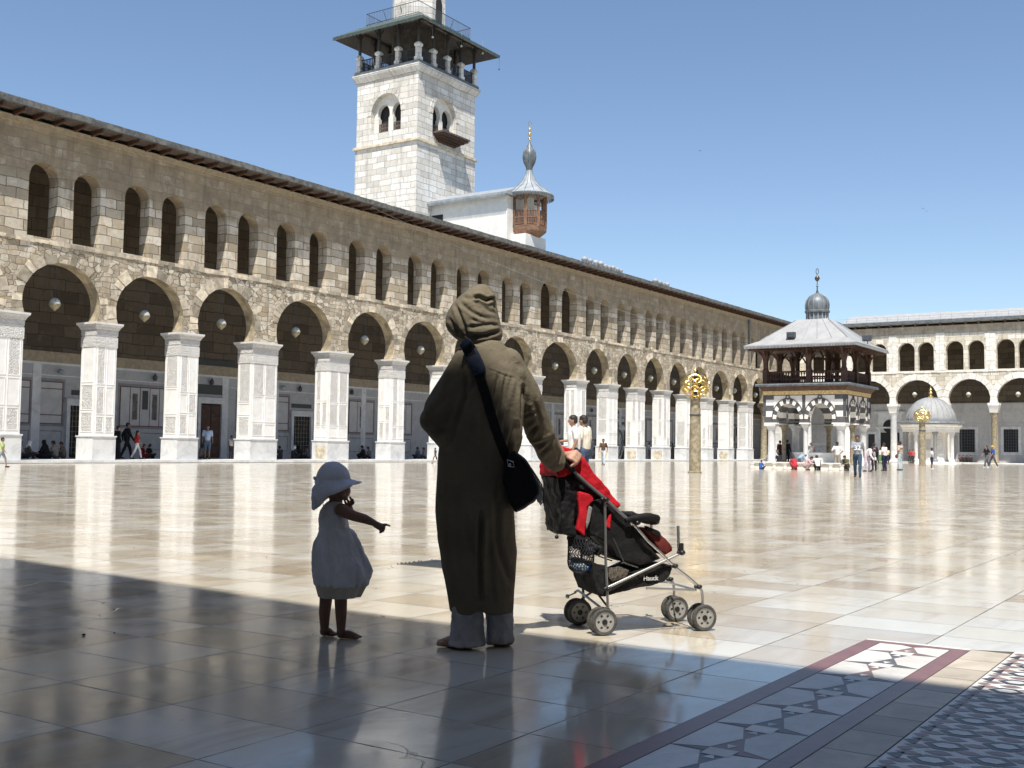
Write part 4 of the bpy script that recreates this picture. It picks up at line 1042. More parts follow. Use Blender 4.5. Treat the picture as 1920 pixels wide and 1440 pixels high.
for (x, y) in per:
    q = MB(); X0_, Y0_ = pc_[0]+x, pc_[1]+y
    q.rings([[(X0_-e, Y0_-e, z), (X0_+e, Y0_-e, z), (X0_+e, Y0_+e, z), (X0_-e, Y0_+e, z)] for e, z in ((.15,5.02),(.15,5.85),(.11,5.95),(.11,6.3),(.19,6.75),(.16,7.2))])
    for sx, sy in ((1,0),(-1,0),(0,1),(0,-1)):
        q.path([(X0_, Y0_, 6.45), (X0_+sx*.55, Y0_+sy*.55, 7.12)], .055, 5)
    obj('post', q, M['wood'], pav)
for x, y in ((-.9,-.9),(.9,-.9),(.9,.9),(-.9,.9)):
    q = MB(); q.path([(pc_[0]+x, pc_[1]+y, 5.02), (pc_[0]+x, pc_[1]+y, 7.2)], .13, 6)
    for sx, sy in ((1,0),(-1,0),(0,1),(0,-1)): q.path([(pc_[0]+x, pc_[1]+y, 6.3), (pc_[0]+x+sx*.5, pc_[1]+y+sy*.5, 7.1)], .05, 5)
    obj('post', q, M['wood'], pav)
for (a, b), (c_, d_) in (((-H_,-H_),(H_,-H_)),((H_,-H_),(H_,H_)),((H_,H_),(-H_,H_)),((-H_,H_),(-H_,-H_))):
    q = MB(); A = Vector((pc_[0]+a, pc_[1]+b, 0)); B = Vector((pc_[0]+c_, pc_[1]+d_, 0))
    for z, r_ in ((5.07,.05),(5.30,.035),(5.74,.05)): q.path([A+Vector((0,0,z)), B+Vector((0,0,z))], r_, 4)
    for i in range(1, 30):
        p = A.lerp(B, i/30); q.lathe([(.028,5.07),(.028,5.3),(.05,5.36),(.026,5.5),(.05,5.64),(.028,5.74)], (p.x, p.y, 0), 6)
    obj('balustrade', q, M['wood'], pav)
q = MB(); pbox(q, 2.2, 2.2, 5.02, 5.05); obj('gallery_deck', q, M['wood'], pav)
EH = 3.35; ex, ey = pc_[0]-.25, pc_[1]-.05
def eb(h, z): return [(ex+.1-h if h > 3 else pc_[0]-h, (ey if h > 3 else pc_[1])-h, z), ((ex-.1 if h > 3 else pc_[0])+h, (ey if h > 3 else pc_[1])-h, z), ((ex-.1 if h > 3 else pc_[0])+h, (ey if h > 3 else pc_[1])+h, z), (ex+.1-h if h > 3 else pc_[0]-h, (ey if h > 3 else pc_[1])+h, z)]
q = MB(); q.rings([eb(EH-.02, 7.17), eb(EH, 7.22), eb(EH, 7.27), eb(2.62, 7.62), eb(2.35, 7.86), eb(1.45, 8.55), eb(1.0, 8.92), eb(.95, 8.97)])
obj('roof', q, M['leadlight'], pav)
q = MB(); q.rings([eb(EH-.06, 7.08), eb(EH-.04, 7.165)]); q.rings([eb(2.45, 7.0), eb(2.45, 7.08)])
for i in range(20):
    t = -2.6+5.2*i/19
    for sgn in (-1, 1):
        q.path([(pc_[0]+t, pc_[1]+sgn*2.3, 7.03), (pc_[0]+t*1.2, pc_[1]+sgn*3.2, 7.05)], .04, 4); q.path([(pc_[0]+sgn*2.3, pc_[1]+t, 7.03), (pc_[0]+sgn*3.2, pc_[1]+t*1.2, 7.05)], .04, 4)
obj('eave_boards', q, M['wood'], pav)
q = MB()
for i in range(78):
    t = -EH+2*EH*i/78
    q.box(ex-EH+.08, ex-EH+.12, ey+t, ey+t+.045, 7.08, 7.2); q.box(ex+t, ex+t+.045, ey-EH-.02, ey-EH+.02, 7.08, 7.2)
obj('eave_trim', q, M['lead'], pav)
q = MB()     # raised seams of the lead sheets
for s_ in (-1, 1):
    for t in (-.66, -.33, 0, .33, .66, 1, -1):
        q.path([(pc_[0]+s_*h, pc_[1]+t*h, z+.01) for h, z in ((2.62,7.62),(2.35,7.86),(1.45,8.55),(1.0,8.92))], .02, 4)
        q.path([(pc_[0]+t*h, pc_[1]+s_*h, z+.01) for h, z in ((2.62,7.62),(2.35,7.86),(1.45,8.55),(1.0,8.92))], .02, 4)
obj('roof_seams', q, M['lead'], pav)
q = MB(); q.lathe([(.62,8.9),(.62,9.45),(.7,9.5)], (*pc_, 0), 20); q.mi = 1
for j in range(16): a = 2*math.pi*j/16; q.path([(pc_[0]+.64*math.cos(a), pc_[1]+.64*math.sin(a), 8.95), (pc_[0]+.64*math.cos(a), pc_[1]+.64*math.sin(a), 9.45)], .035, 5)
obj('drum', q, [M['leaddark'], M['lead']], pav)
q = MB(); q.lathe([(.74,9.45),(.74,9.56),(.68,9.6),(.71,9.75),(.72,9.95),(.66,10.2),(.5,10.42),(.28,10.56),(.08,10.66),(.06,10.7)], (*pc_, 0), 24); q.mi = 1
for j in range(14): a = 2*math.pi*j/14; q.path([(pc_[0]+r*math.cos(a), pc_[1]+r*math.sin(a), z) for r, z in ((.68,9.6),(.715,9.75),(.725,9.95),(.665,10.2),(.505,10.43),(.28,10.57))], .014, 4)
obj('dome', q, [M['leaddark'], M['lead']], pav, smooth=50)
q = MB(); q.lathe([(.1,10.62),(.04,10.85),(.03,11.0),(.07,11.08),(.03,11.15),(.02,11.35),(.1,11.42),(.16,11.55),(.1,11.68),(.03,11.74),(.02,11.8)], (*pc_, 0), 14)
q.path([(pc_[0], pc_[1]+.075*math.cos(a), 11.98+.17*math.sin(a)) for a in [2*math.pi*i/20 for i in range(20)]], .02, 6, closed=True)
obj('finial', q, simple('finial_metal', (.14,.12,.08), .4, .2, 8, metal=.7), pav, smooth=50)
for (x, y, r_) in ((63.7, 22.9, 0), (66.2, 19.2, 1.57)):
    q = MB(); z = 7.72 if r_ == 0 else 7.6; q.box(x-.16, x+.16, y-.24, y+.24, z, z+.34); q.path([(x+.2, y, z-.3), (x+.1, y, z+.1)], .03, 5); q.box(x-.19, x-.16, y-.2, y+.2, z+.04, z+.3)
    tag(obj('floodlight', q, M['iron'], bevel=.02), 'dark box floodlight on the front slope of the pavilion roof' if r_ == 0 else 'dark floodlight at the right eave of the pavilion roof', 'floodlight')
# tap basins and stone stools round the fountain
def stool(): 
    q = MB(); q.lathe([(.13,0),(.15,.05),(.12,.15),(.13,.27),(.16,.3),(.16,.34)], (0,0,0), 12); return obj('stone_stool', q, M['vousw'], smooth=35)
s0 = None
for i in range(9):
    y = 24.9-.66*i
    if s0 is None: s0 = stool(); s1 = s0
    else: s1 = s0.copy(); C.objects.link(s1)
    s1.location = (62.7+random.uniform(-.05,.05), y, 0)
    tag(s1, 'small round stone stool before the fountain pavilion, %s from the left' % LN[i], 'stool', 'stone stools round the fountain')
q = MB(); q.box(63.1, 63.55, 19.4, 25.0, 0, .34); q.box(63.0, 63.6, 19.4, 25.0, .34, .42)
tag(obj('wash_trough', q, M['vousw'], bevel=.02), 'low pale stone trough along the front of the fountain pavilion', 'trough')

# ================================================================ SMALL DOMED PAVILION
dx_, dy_ = 127.0, 29.95
dom = thing('domed_kiosk', (dx_, dy_, 0), 'small white octagonal kiosk with a ribbed pale lead dome and gold tip', 'kiosk')
q = MB(); q.rings([oct_(3.1, dx_, dy_, 0), oct_(3.1, dx_, dy_, .22)]); obj('plinth', q, M['marble'], dom)
for i in range(8):
    a = math.pi/8+math.pi/4*i; x, y = dx_+2.6*math.cos(a), dy_+2.6*math.sin(a)
    q = MB(); q.lathe([(.3,.22),(.3,.4),(.22,.5),(.2,.6),(.19,2.9),(.22,2.95),(.2,3.0),(.33,3.32),(.35,3.42)], (x, y, 0), 16); obj('column', q, M['plinth'] if i % 2 else M['dadograyband'], dom, smooth=35)
q = MB(); q.rings([oct_(1.6, dx_, dy_, .2), oct_(1.6, dx_, dy_, 3.5)]); q.mi = 1
obj('inner_room', q, M['plaster'], dom)
q = MB()
for a in (math.pi, math.pi*1.25, math.pi*.75):
    c_, s_ = math.cos(a), math.sin(a)
    def pr_(w0, w1, z0, z1, d0, d1, mi): q.mi = mi; q.add([(dx_+c_*d-s_*w__, dy_+s_*d+c_*w__, z) for d in (d0, d1) for w__, z in ((w0,z0),(w1,z0),(w1,z1),(w0,z1))], [(0,1,2,3),(4,7,6,5),(0,4,5,1),(1,5,6,2),(2,6,7,3),(3,7,4,0)])
    pr_(-.45, .45, .5, 3.2, 1.48, 1.54, 1 if a != math.pi else 0); pr_(-.3, .3, 1.5, 2.6, 1.5, 1.56, 1)
obj('carved_panel', q, [M['plaster'], M['carved']], dom)
q = MB(); q.rings([oct_(r, dx_, dy_, z) for r, z in ((2.95,3.42),(2.95,3.75),(3.05,3.8),(3.05,3.95),(3.25,4.1),(3.25,4.25))]); obj('entablature', q, M['marble'], dom)
q = MB(); q.lathe([(3.4,4.28),(3.55,4.36),(3.5,4.5),(2.9,4.62)], (dx_, dy_, 0), 28); obj('eave', q, M['leaddark'], dom)
q = MB(); q.lathe([(2.52,4.55)]+[(2.55*math.cos(t), 4.6+2.55*math.sin(t)*1.02) for t in [math.pi/2*i/10 for i in range(10)]]+[(.2,7.22),(.1,7.3)], (dx_, dy_, 0), 36); q.mi = 1
for j in range(24): a = 2*math.pi*j/24; q.path([(dx_+2.56*math.cos(t)*math.cos(a), dy_+2.56*math.cos(t)*math.sin(a), 4.62+2.6*math.sin(t)) for t in [math.pi/2*i/9 for i in range(9)]], .03, 4)
obj('dome', q, [M['leadlight'], M['lead']], dom, smooth=50)
q = MB(); q.lathe([(.25,7.2),(.28,7.3),(.1,7.5),(.22,7.7),(.08,7.9),(.16,8.05),(.05,8.2),(.03,8.5)], (dx_, dy_, 0), 14); obj('finial', q, M['gold'], dom, smooth=50)

# ================================================================ ANTIQUE COLUMNS WITH GILDED OPENWORK GLOBES
def globe_column(P, label, r_b, r_t, zt, zc, rg, seed, dens):
    t = thing('globe_column', (P.x, P.y, 0), label, 'column', 'columns with gilded globes')
    q = MB(); q.lathe([(r_b+.04,0),(r_b+.04,.06),(r_b,.1),(r_b*.97,zt*.5),(r_t,zt)], P, 24); obj('shaft', q, M['antique'], t, smooth=35)
    q = MB(); q.lathe([(r_t+.02,zt*.76),(r_t+.05,zt*.765),(r_t+.05,zt*.775),(r_t+.02,zt*.78)], P, 20); obj('iron_ring', q, M['iron'], t)
    q = MB(); c = Vector((P.x, P.y, zc))
    def circ(ax, ang, rad=.02):
        ax = Vector(ax).normalized(); a = ax.orthogonal().normalized(); b = ax.cross(a)
        pts = [c+(ax*math.cos(ang)+(a*math.cos(t_)+b*math.sin(t_))*math.sin(ang))*rg for t_ in [2*math.pi*i/22 for i in range(22)]]
        pts = [Vector((p.x, p.y, zc+(p.z-zc)*.88)) for p in pts]; q.path(pts, rad, 5, closed=True)
    for i in range(8): a = math.pi/4*i; circ((math.cos(a), math.sin(a), .0), .52, .021); circ((math.cos(a+.39), math.sin(a+.39), .62), .46, .019); circ((math.cos(a+.39), math.sin(a+.39), -.62), .46, .019)
    circ((0,0,1), .5); circ((0,0,-1), .5)
    for i in range(6): a = math.pi/3*i; q.path([c+Vector((.34*rg*math.cos(a), .34*rg*math.sin(a), -rg*.82)), (P.x+r_t*.8*math.cos(a), P.y+r_t*.8*math.sin(a), zt-.35)], .03, 5)
    q.lathe([(.06,zc+rg*.84),(.03,zc+rg*1.0),(.06,zc+rg*1.08),(.02,zc+rg*1.2)], (P.x, P.y, 0), 10)
    obj('globe', q, M['gold'], t, smooth=50)
    return t
p1_ = G(1303, 887); globe_column(p1_, 'tall antique stone column topped by a large gilded openwork globe, nearer of two', .262, .215, 3.38, 3.93, .63, 1, 1)
p2_ = G(1729.5, 873.8); globe_column(p2_, 'distant antique column with gilded globe in front of the domed kiosk', .27, .25, 3.9, 4.27, .66, 2, 1)
# drain grate in the sun behind the robed man
dg_ = G(812, 1058); q = MB(); q.box(dg_.x-.2, dg_.x+.3, dg_.y-.3, dg_.y+.2, .001, .004); q.mi = 1
for i in range(8): q.box(dg_.x-.17+.055*i, dg_.x-.145+.055*i, dg_.y-.27, dg_.y+.17, .004, .008)
q.mi = 0
for i in range(14): x = dg_.x+.1+.03*i*0+random.uniform(-.3,.2); q.ball((x, dg_.y+.22+random.uniform(-.03,.03), .004), .010, .008, .006, 6, 4)
tag(obj('floor_drain', q, [M['in_gap'], M['iron']]), 'square floor drain in sunlit paving just left of the robed man', 'drain')
# paper scraps and petals on the floor
for n_, (u_, v_, s_) in enumerate(((157,1192,.011),(659.0/1.8+350,1156,.005),(720,1157,.005),(500,1045,.006),(1340,1002,.006),(214,1187,.005))):
    p = G(u_, v_); q = MB(); q.ball((p.x, p.y, s_*.5), s_, s_*.8, s_*.5, 7, 5)
    tag(obj('pebble', q, M['in_gap']), ['grey pebble in the shade at the far left','tiny dark pebble left of the toddler','tiny dark pebble right of the toddler','tiny pebble left of the toddler hat in the sun','tiny pebble beyond the stroller front wheels','tiny dark crumb beside the grey pebble'][n_], 'pebble')

for u_, v_, d_, lb in ((1313, 283, 150, 'tiny dark bird in the sky above the far end of the long roof'), (1731, 391, 190, 'tiny dark bird in the sky at the right, left of two'), (1737, 396, 190, 'tiny dark bird in the sky at the right, right of two')):
    p = W(u_, v_, d_); q = MB(); a = random.uniform(0, 3)
    X_ = Vector((math.cos(a), math.sin(a), 0)); Y_ = Vector((-math.sin(a), math.cos(a), 0)); q.capsule(p-X_*.1, p+X_*.1, .05, .03, 8)
    for sg in (1, -1): q.add([p+X_*.05, p-X_*.05, p-X_*.04+Y_*sg*.28+Vector((0,0,.10)), p+X_*.03+Y_*sg*.28+Vector((0,0,.11)), p+X_*.05-Vector((0,0,.015)), p-X_*.05-Vector((0,0,.015)), p-X_*.04+Y_*sg*.28+Vector((0,0,.09)), p+X_*.03+Y_*sg*.28+Vector((0,0,.10))], [(0,1,2,3),(4,7,6,5),(0,4,5,1),(1,5,6,2),(2,6,7,3),(3,7,4,0)])
    tag(obj('bird', q, M['iron']), lb, 'bird')

# ================================================================ PEOPLE
def cloth(name, c, var=.12, scale=8, bump=.4, bs=60, rough=.9):
    return simple(name, c, rough, var, scale, bump=bump, bs=bs, spec=.2)
CM = {}
def cl(c):
    if c not in CM: CM[c] = cloth('cloth_%d' % len(CM), c)
    return CM[c]
SKIN = simple('skin', (.36,.20,.13), .55, .08, 10, bump=.1, bs=60)
SKIND = simple('skin_tanned', (.24,.13,.085), .55, .08, 10, bump=.1, bs=60)
HAIR = simple('hair', (.02,.015,.012), .6, .2, 40, bump=.5, bs=80)
BLK, WHT, CREAM, DEN = (.018,.018,.02), (.75,.75,.74), (.66,.62,.53), (.07,.10,.17)

def build_person(P, face, pose, shirt, pants, h=1.7, sleeve='short', skirt=False, head=None, robe=False, shoes=(.05,.04,.035), female=False, slim=1.0, vox=.021, emblem=None):
    """P ground point; face = yaw the person looks toward; all parts are fused skins"""
    s = h/1.7; T = Matrix.Translation(P) @ Matrix.Rotation(face, 4, 'Z') @ Matrix.Scale(s, 4)
    # joints in local frame: x forward, y left, z up
    J = {}
    if pose in ('stand', 'walk', 'walk2', 'hips', 'reach', 'think', 'carry'):
        st_ = .0 if pose not in ('walk', 'walk2') else (.22 if pose == 'walk' else -.22)
        J['pel'] = (0,0,.93); J['che'] = (.0,0,1.28); J['nec'] = (.01,0,1.45); J['hed'] = (.035,0,1.575)
        for sg, k_ in ((1,'l'),(-1,'r')):
            f = st_*sg
            J['hip'+k_] = (0,.09*sg,.90); J['kne'+k_] = (f*.75+.03,.10*sg,.50); J['ank'+k_] = (f*1.3-.03,.10*sg,.09+abs(f)*.12*(f*1 < 0)); J['toe'+k_] = (f*1.3+.13,.12*sg,.035+abs(f)*.1*(f < 0)*.2)
            J['sho'+k_] = (0,.17*sg,1.40); J['elb'+k_] = (-f*.5-.03,.235*sg,1.13); J['wri'+k_] = (-f*.8+.07,.25*sg,.88)
        if pose == 'hips':
            for sg, k_ in ((1,'l'),(-1,'r')): J['elb'+k_] = (-.12,.32*sg,1.15); J['wri'+k_] = (-.08,.16*sg,1.0)
        if pose == 'reach': J['elbl'] = (.15,.22,1.22); J['wril'] = (.36,.15,1.22)
        if pose == 'think': J['elbr'] = (.14,-.2,1.17); J['wrir'] = (.14,-.06,1.42)
        if pose == 'carry': J['elbr'] = (.1,-.24,1.14); J['wrir'] = (.30,-.12,1.12)
    elif pose in ('sit',):
        J['pel'] = (0,0,.13); J['che'] = (.05,0,.48); J['nec'] = (.08,0,.65); J['hed'] = (.13,0,.77)
        for sg, k_ in ((1,'l'),(-1,'r')):
            J['hip'+k_] = (.02,.10*sg,.12); J['kne'+k_] = (.38,.24*sg,.28); J['ank'+k_] = (.30,.06*sg,.07); J['toe'+k_] = (.42,.03*sg,.05)
            J['sho'+k_] = (.06,.17*sg,.60); J['elb'+k_] = (.14,.25*sg,.36); J['wri'+k_] = (.32,.14*sg,.32)
    elif pose in ('crouch',):
        J['pel'] = (-.1,0,.26); J['che'] = (.08,0,.56); J['nec'] = (.2,0,.70); J['hed'] = (.29,0,.79)
        for sg, k_ in ((1,'l'),(-1,'r')):
            J['hip'+k_] = (-.08,.10*sg,.26); J['kne'+k_] = (.28,.17*sg,.48); J['ank'+k_] = (.02,.13*sg,.09); J['toe'+k_] = (.17,.14*sg,.035)
            J['sho'+k_] = (.15,.17*sg,.64); J['elb'+k_] = (.30,.2*sg,.45); J['wri'+k_] = (.50,.1*sg,.42)
    elif pose in ('bend',):
        J['pel'] = (-.12,0,.90); J['che'] = (.12,0,1.10); J['nec'] = (.27,0,1.17); J['hed'] = (.38,0,1.17)
        for sg, k_ in ((1,'l'),(-1,'r')):
            J['hip'+k_] = (-.1,.09*sg,.87); J['kne'+k_] = (.0+.06*sg,.10*sg,.48); J['ank'+k_] = (-.08+.1*sg,.10*sg,.09); J['toe'+k_] = (.08+.1*sg,.11*sg,.035)
            J['sho'+k_] = (.22,.17*sg,1.15); J['elb'+k_] = (.30,.2*sg,.88); J['wri'+k_] = (.42,.1*sg,.66)
    J = {k_: Vector(v) for k_, v in J.items()}
    def mb(): q = MB(); q.X = T; return q
    q = mb(); w_ = slim
    q.capsule(J['nec']-Vector((0,0,.05)), J['hed']-(J['hed']-J['nec'])*.3, .052, .05)
    d_ = (J['hed']-J['nec']).normalized()
    q.ball(J['hed']+d_*.03, .098, .078, .118); q.ball(J['hed']+Vector((.035,0,-.045)), .055, .05, .06)
    q.ball(J['hed']+Vector((.105,0,-.0)), .02, .015, .022, 8, 6)
    for sg in (1,-1): q.ball(J['hed']+Vector((0,.08*sg,0)), .018, .012, .03, 8, 6)
    q.capsule(J['pel'], J['che'], .12*w_, .14*w_, flat=1)
    for k_ in 'lr':
        q.capsule(J['sho'+k_], J['elb'+k_], .05, .04); q.capsule(J['elb'+k_], J['wri'+k_], .039, .026)
        dd = (J['wri'+k_]-J['elb'+k_]).normalized(); q.capsule(J['wri'+k_], J['wri'+k_]+dd*.09, .028, .02, flat=.6); q.capsule(J['wri'+k_]+dd*.03, J['wri'+k_]+dd*.08+Vector((.03,0,0)), .014, .01)
        q.capsule(J['sho'+k_], J['che'], .06, .09)
        q.capsule(J['hip'+k_], J['kne'+k_], .08, .055); q.capsule(J['kne'+k_], J['ank'+k_], .052, .036); q.capsule(J['ank'+k_]-Vector((.02,0,.04)), J['toe'+k_], .04, .028)
    skin = SKIN if random.random() < .6 else SKIND
    # fuse and link: one continuous body
    root = thing('person', P, None, 'person')
    body = obj('body', remesh(q, vox*s, 2), skin, root, smooth=180)
    # shirt / robe top
    q = mb(); g_ = .022
    q.capsule(J['pel']+Vector((0,0,.03)), J['che'], .145*w_, .165*w_); q.capsule(J['che'], J['nec']-Vector((0,0,.09)), .16*w_, .07)
    for k_ in 'lr':
        q.capsule(J['sho'+k_], J['che'], .07, .1)
        if sleeve != 'none':
            e = J['sho'+k_].lerp(J['elb'+k_], .75) if sleeve == 'short' else J['elb'+k_]; q.capsule(J['sho'+k_], e, .072, .062)
            if sleeve == 'long': q.capsule(J['elb'+k_], J['wri'+k_], .058, .045)
    if robe:
        if pose in ('stand', 'walk', 'walk2', 'hips', 'carry'):
            q.rings([[Vector((a*math.cos(t)+cx, b*math.sin(t), z)) for t in [2*math.pi*i/16 for i in range(16)]] for z, a, b, cx in ((.04,.20,.24,0),(.5,.17,.21,0),(.95,.15,.18,0),(1.3,.13,.17,0))])
        else:
            q.ball((.12,0,.14), .40, .34, .17); q.capsule((.0,0,.12), J['che'], .22, .17)
    wrinkle = lambda v, n_: n_*(noise.noise(Vector((v.x*9, v.y*9, v.z*5)))*.014)
    obj('robe' if robe else 'shirt', remesh(q, vox*s, 2, wrinkle), cl(shirt), root, smooth=180)
    if not robe:
        q = mb()
        if skirt:
            q.rings([[Vector((a*math.cos(t), b*math.sin(t), z)) for t in [2*math.pi*i/16 for i in range(16)]] for z, a, b in ((.42,.2,.24),(.7,.17,.2),(1.0,.13,.15))])
        else:
            short = pants[0] == 's'; pc2 = pants[1:] if short else pants
            q.capsule(J['pel']+Vector((0,0,.04)), J['pel']-Vector((0,0,.02)), .14*w_, .14*w_)
            for k_ in 'lr':
                q.capsule(J['hip'+k_], J['kne'+k_], .098*w_, .072)
                q.capsule(J['kne'+k_], J['kne'+k_].lerp(J['ank'+k_], .15 if short else 1.0), .072, .058)
        pcol = (pants[1:] if pants[0] == 's' else pants)
        obj('skirt' if skirt else 'trousers', remesh(q, vox*s, 2, wrinkle), cl(pcol), root, smooth=180)
        q = mb()
        for k_ in 'lr': q.capsule(J['ank'+k_]-Vector((.03,0,.045)), J['toe'+k_], .045, .036)
        obj('shoes', remesh(q, vox*s*.8, 1), cl(shoes), root, smooth=180)
    # hair or scarf
    q = mb()
    if head == 'scarf':
        q.ball(J['hed']+d_*.035-Vector((.02,0,0)), .112, .098, .13); q.capsule(J['hed']-Vector((.03,0,.02)), J['nec']-Vector((.02,0,.08)), .09, .14)
        hc = cl(shirt if robe and shirt == BLK else WHT); nm = 'headscarf'
    elif head == 'long':
        q.ball(J['hed']+d_*.05-Vector((.025,0,0)), .105, .092, .105); q.capsule(J['hed']-Vector((.07,0,.02)), J['nec']-Vector((.09,0,.12)), .06, .05); hc = HAIR; nm = 'hair'
    elif head == 'cap':
        q.ball(J['hed']+d_*.06-Vector((.01,0,0)), .108, .092, .085); q.ball(J['hed']+d_*.07+Vector((.1,0,0)), .08, .06, .012); hc = cl((.62,.42,.12)); nm = 'cap'
    else:
        q.ball(J['hed']+d_*.07-Vector((.022,0,0)), .104, .089, .088); q.ball(J['hed']+d_*.02-Vector((.045,0,0)), .075, .085, .085); hc = HAIR; nm = 'hair'
    obj(nm, remesh(q, vox*s*.8, 1, lambda v, n_: n_*noise.noise(v*30)*.008), hc, root, smooth=180)
    return root, T, J

BYI = D+3.6
def at_in(u, Y=BYI): p = onY(u, 858, Y); return Vector((p.x, Y, .15))
def person(P, face_u, *a, label='', group=None, **k):
    """face_u: 0 = looks away from the viewer, 90 = to the left of the photo, -90 = to the right, 180 = to the viewer"""
    view = math.atan2(P.y, P.x); r = build_person(P, view+R_(face_u), *a, **k)
    r[0]['label'] = label
    if group: r[0]['group'] = group
    return r
SG = 'people sitting in the shade of the long arcade'
person(at_in(33), -60, 'sit', (.30,.34,.42), (.05,.05,.06), 1.6, label='person in pale blue grey sitting at the far left edge under the arcade', group=SG)
person(at_in(50), -80, 'sit', (.12,.11,.09), (.05,.05,.05), 1.65, head='scarf', sleeve='long', label='person with white headscarf sitting left of the black robed figure under the arcade', group=SG)
person(at_in(86), 60, 'sit', BLK, BLK, 1.75, head='scarf', robe=True, sleeve='long', label='person in an all black robe and scarf sitting left of the first whole pier', group=SG)
person(at_in(104), 70, 'sit', (.30,.27,.24), (.10,.09,.08), 1.7, label='bareheaded person in grey sitting right of the black robed figure', group=SG)
person(at_in(119), 80, 'sit', (.14,.11,.08), (.08,.07,.06), 1.6, sleeve='long', label='person in brown sitting closest to the left of the first whole pier', group=SG)
person(at_in(219, D+2.6), -60, 'stand', BLK, BLK, 1.72, robe=True, sleeve='long', label='person in long black robe standing at the right edge of the first whole pier', group=None)
person(at_in(237, D+2.9), -70, 'walk', BLK, BLK, 1.9, sleeve='long', label='tall person in black shirt and trousers walking beside the black robed person')
r = person(at_in(256, D+2.3), -85, 'walk', (.42,.03,.035), (.72,.70,.70), 1.5, head='long', sleeve='short', label='long haired person in red and white top and white trousers striding under the arcade')
person(at_in(265, D+3.9), -70, 'sit', (.28,.02,.025), (.2,.02,.02), 1.5, label='person in dark red sitting on the floor behind the striding girl', group=SG)
person(at_in(277, D+4.2), -60, 'sit', (.03,.03,.03), (.03,.03,.03), 1.5, label='dark clothed person sitting left of the second whole pier', group=SG)
person(at_in(388, D+2.0), 185, 'stand', (.36,.45,.60), ('s',.09,.12,.17), 1.9, label='person in light blue T-shirt and denim shorts standing before the tall doorway')
person(at_in(376, D+4.3), -60, 'sit', (.30,.24,.2), (.1,.1,.1), 1.5, label='small person sitting beside the tall doorway behind the blue T-shirt', group=SG)
person(at_in(433, D+2.6), -150, 'stand', (.68,.66,.62), (.05,.05,.06), 1.35, sleeve='none', label='boy in white vest and dark trousers standing at the third whole pier')
person(at_in(526), 40, 'sit', (.06,.06,.06), (.05,.05,.05), 1.5, label='dark clothed person lying low right of the third whole pier', group=SG)
person(at_in(549), -60, 'sit', (.05,.05,.06), (.05,.05,.05), 1.55, head='scarf', sleeve='long', label='person with white headscarf sitting before the low grille right of the third pier', group=SG)
person(at_in(562), 50, 'sit', BLK, BLK, 1.6, head='scarf', robe=True, sleeve='long', label='person in black sitting before the low grille, between white scarf and pier', group=SG)
person(at_in(578), 60, 'sit', (.12,.13,.16), (.05,.05,.05), 1.5, label='person in dark blue sitting closest to the left of the fourth whole pier', group=SG)
person(at_in(682), 70, 'sit', (.02,.02,.02), (.02,.02,.02), 1.7, sleeve='long', label='dark clothed person sitting between fourth and fifth pier, left of two', group=SG)
person(at_in(693), 80, 'sit', (.14,.14,.15), (.03,.03,.03), 1.55, label='grey shirted person sitting between fourth and fifth pier, right of two', group=SG)
person(at_in(785), 60, 'sit', (.10,.12,.18), (.06,.06,.08), 1.6, label='person in blue grey sitting in the bay just left of the robed man', group=SG)
person(at_in(797), 100, 'sit', (.30,.31,.34), (.08,.08,.1), 1.55, label='person in light grey sitting closest to the robed man, in the bay at his left', group=SG)
for i, (u_, ps, c_, hh, lb) in enumerate(((1117,'stand',(.03,.03,.035),1.75,'dark figure standing deep in the bay above the white shirted men'),(1119,'sit',(.02,.02,.02),1.6,'dark figure sitting in the bay right of the white shirted men'),
      (1168,'stand',(.12,.10,.08),1.45,'small dark figure standing left of the pier beside the round wheel, left of two'),(1173,'stand',(.15,.13,.1),1.55,'dark figure standing left of the pier beside the round wheel, right of two'),
      (1166,'sit',(.02,.02,.02),1.5,'dark figure sitting on the floor beside the round wheel'),(1218,'stand',(.09,.10,.13),1.6,'dark blue figure leaning in the third bay left of the gilded globe'),
      (1261,'stand',BLK,1.6,'robed black figure with white scarf near the column with gilded globe'))):
    person(at_in(u_, D+2.2), 60, ps, c_, (.03,.03,.03), hh, sleeve='long', head='scarf' if u_ in (1261,) else None, robe=(u_ == 1261), label=lb)
# big wheel-like object in the bay: round wooden wheel
p = at_in(1158.5, D+1.9); q = MB(); q.path([(p.x+.95*math.cos(a), p.y, 1.5+1.35*math.sin(a)) for a in [2*math.pi*i/28 for i in range(28)]], .07, 6, closed=True)
for i in range(5): a = math.pi*i/5; q.path([(p.x-.9*math.cos(a), p.y, 1.5-1.3*math.sin(a)), (p.x+.9*math.cos(a), p.y, 1.5+1.3*math.sin(a))], .04, 5)
tag(obj('cart_wheel', q, M['iron']), 'large dark spoked wheel standing in the shade of a far bay', 'wheel')
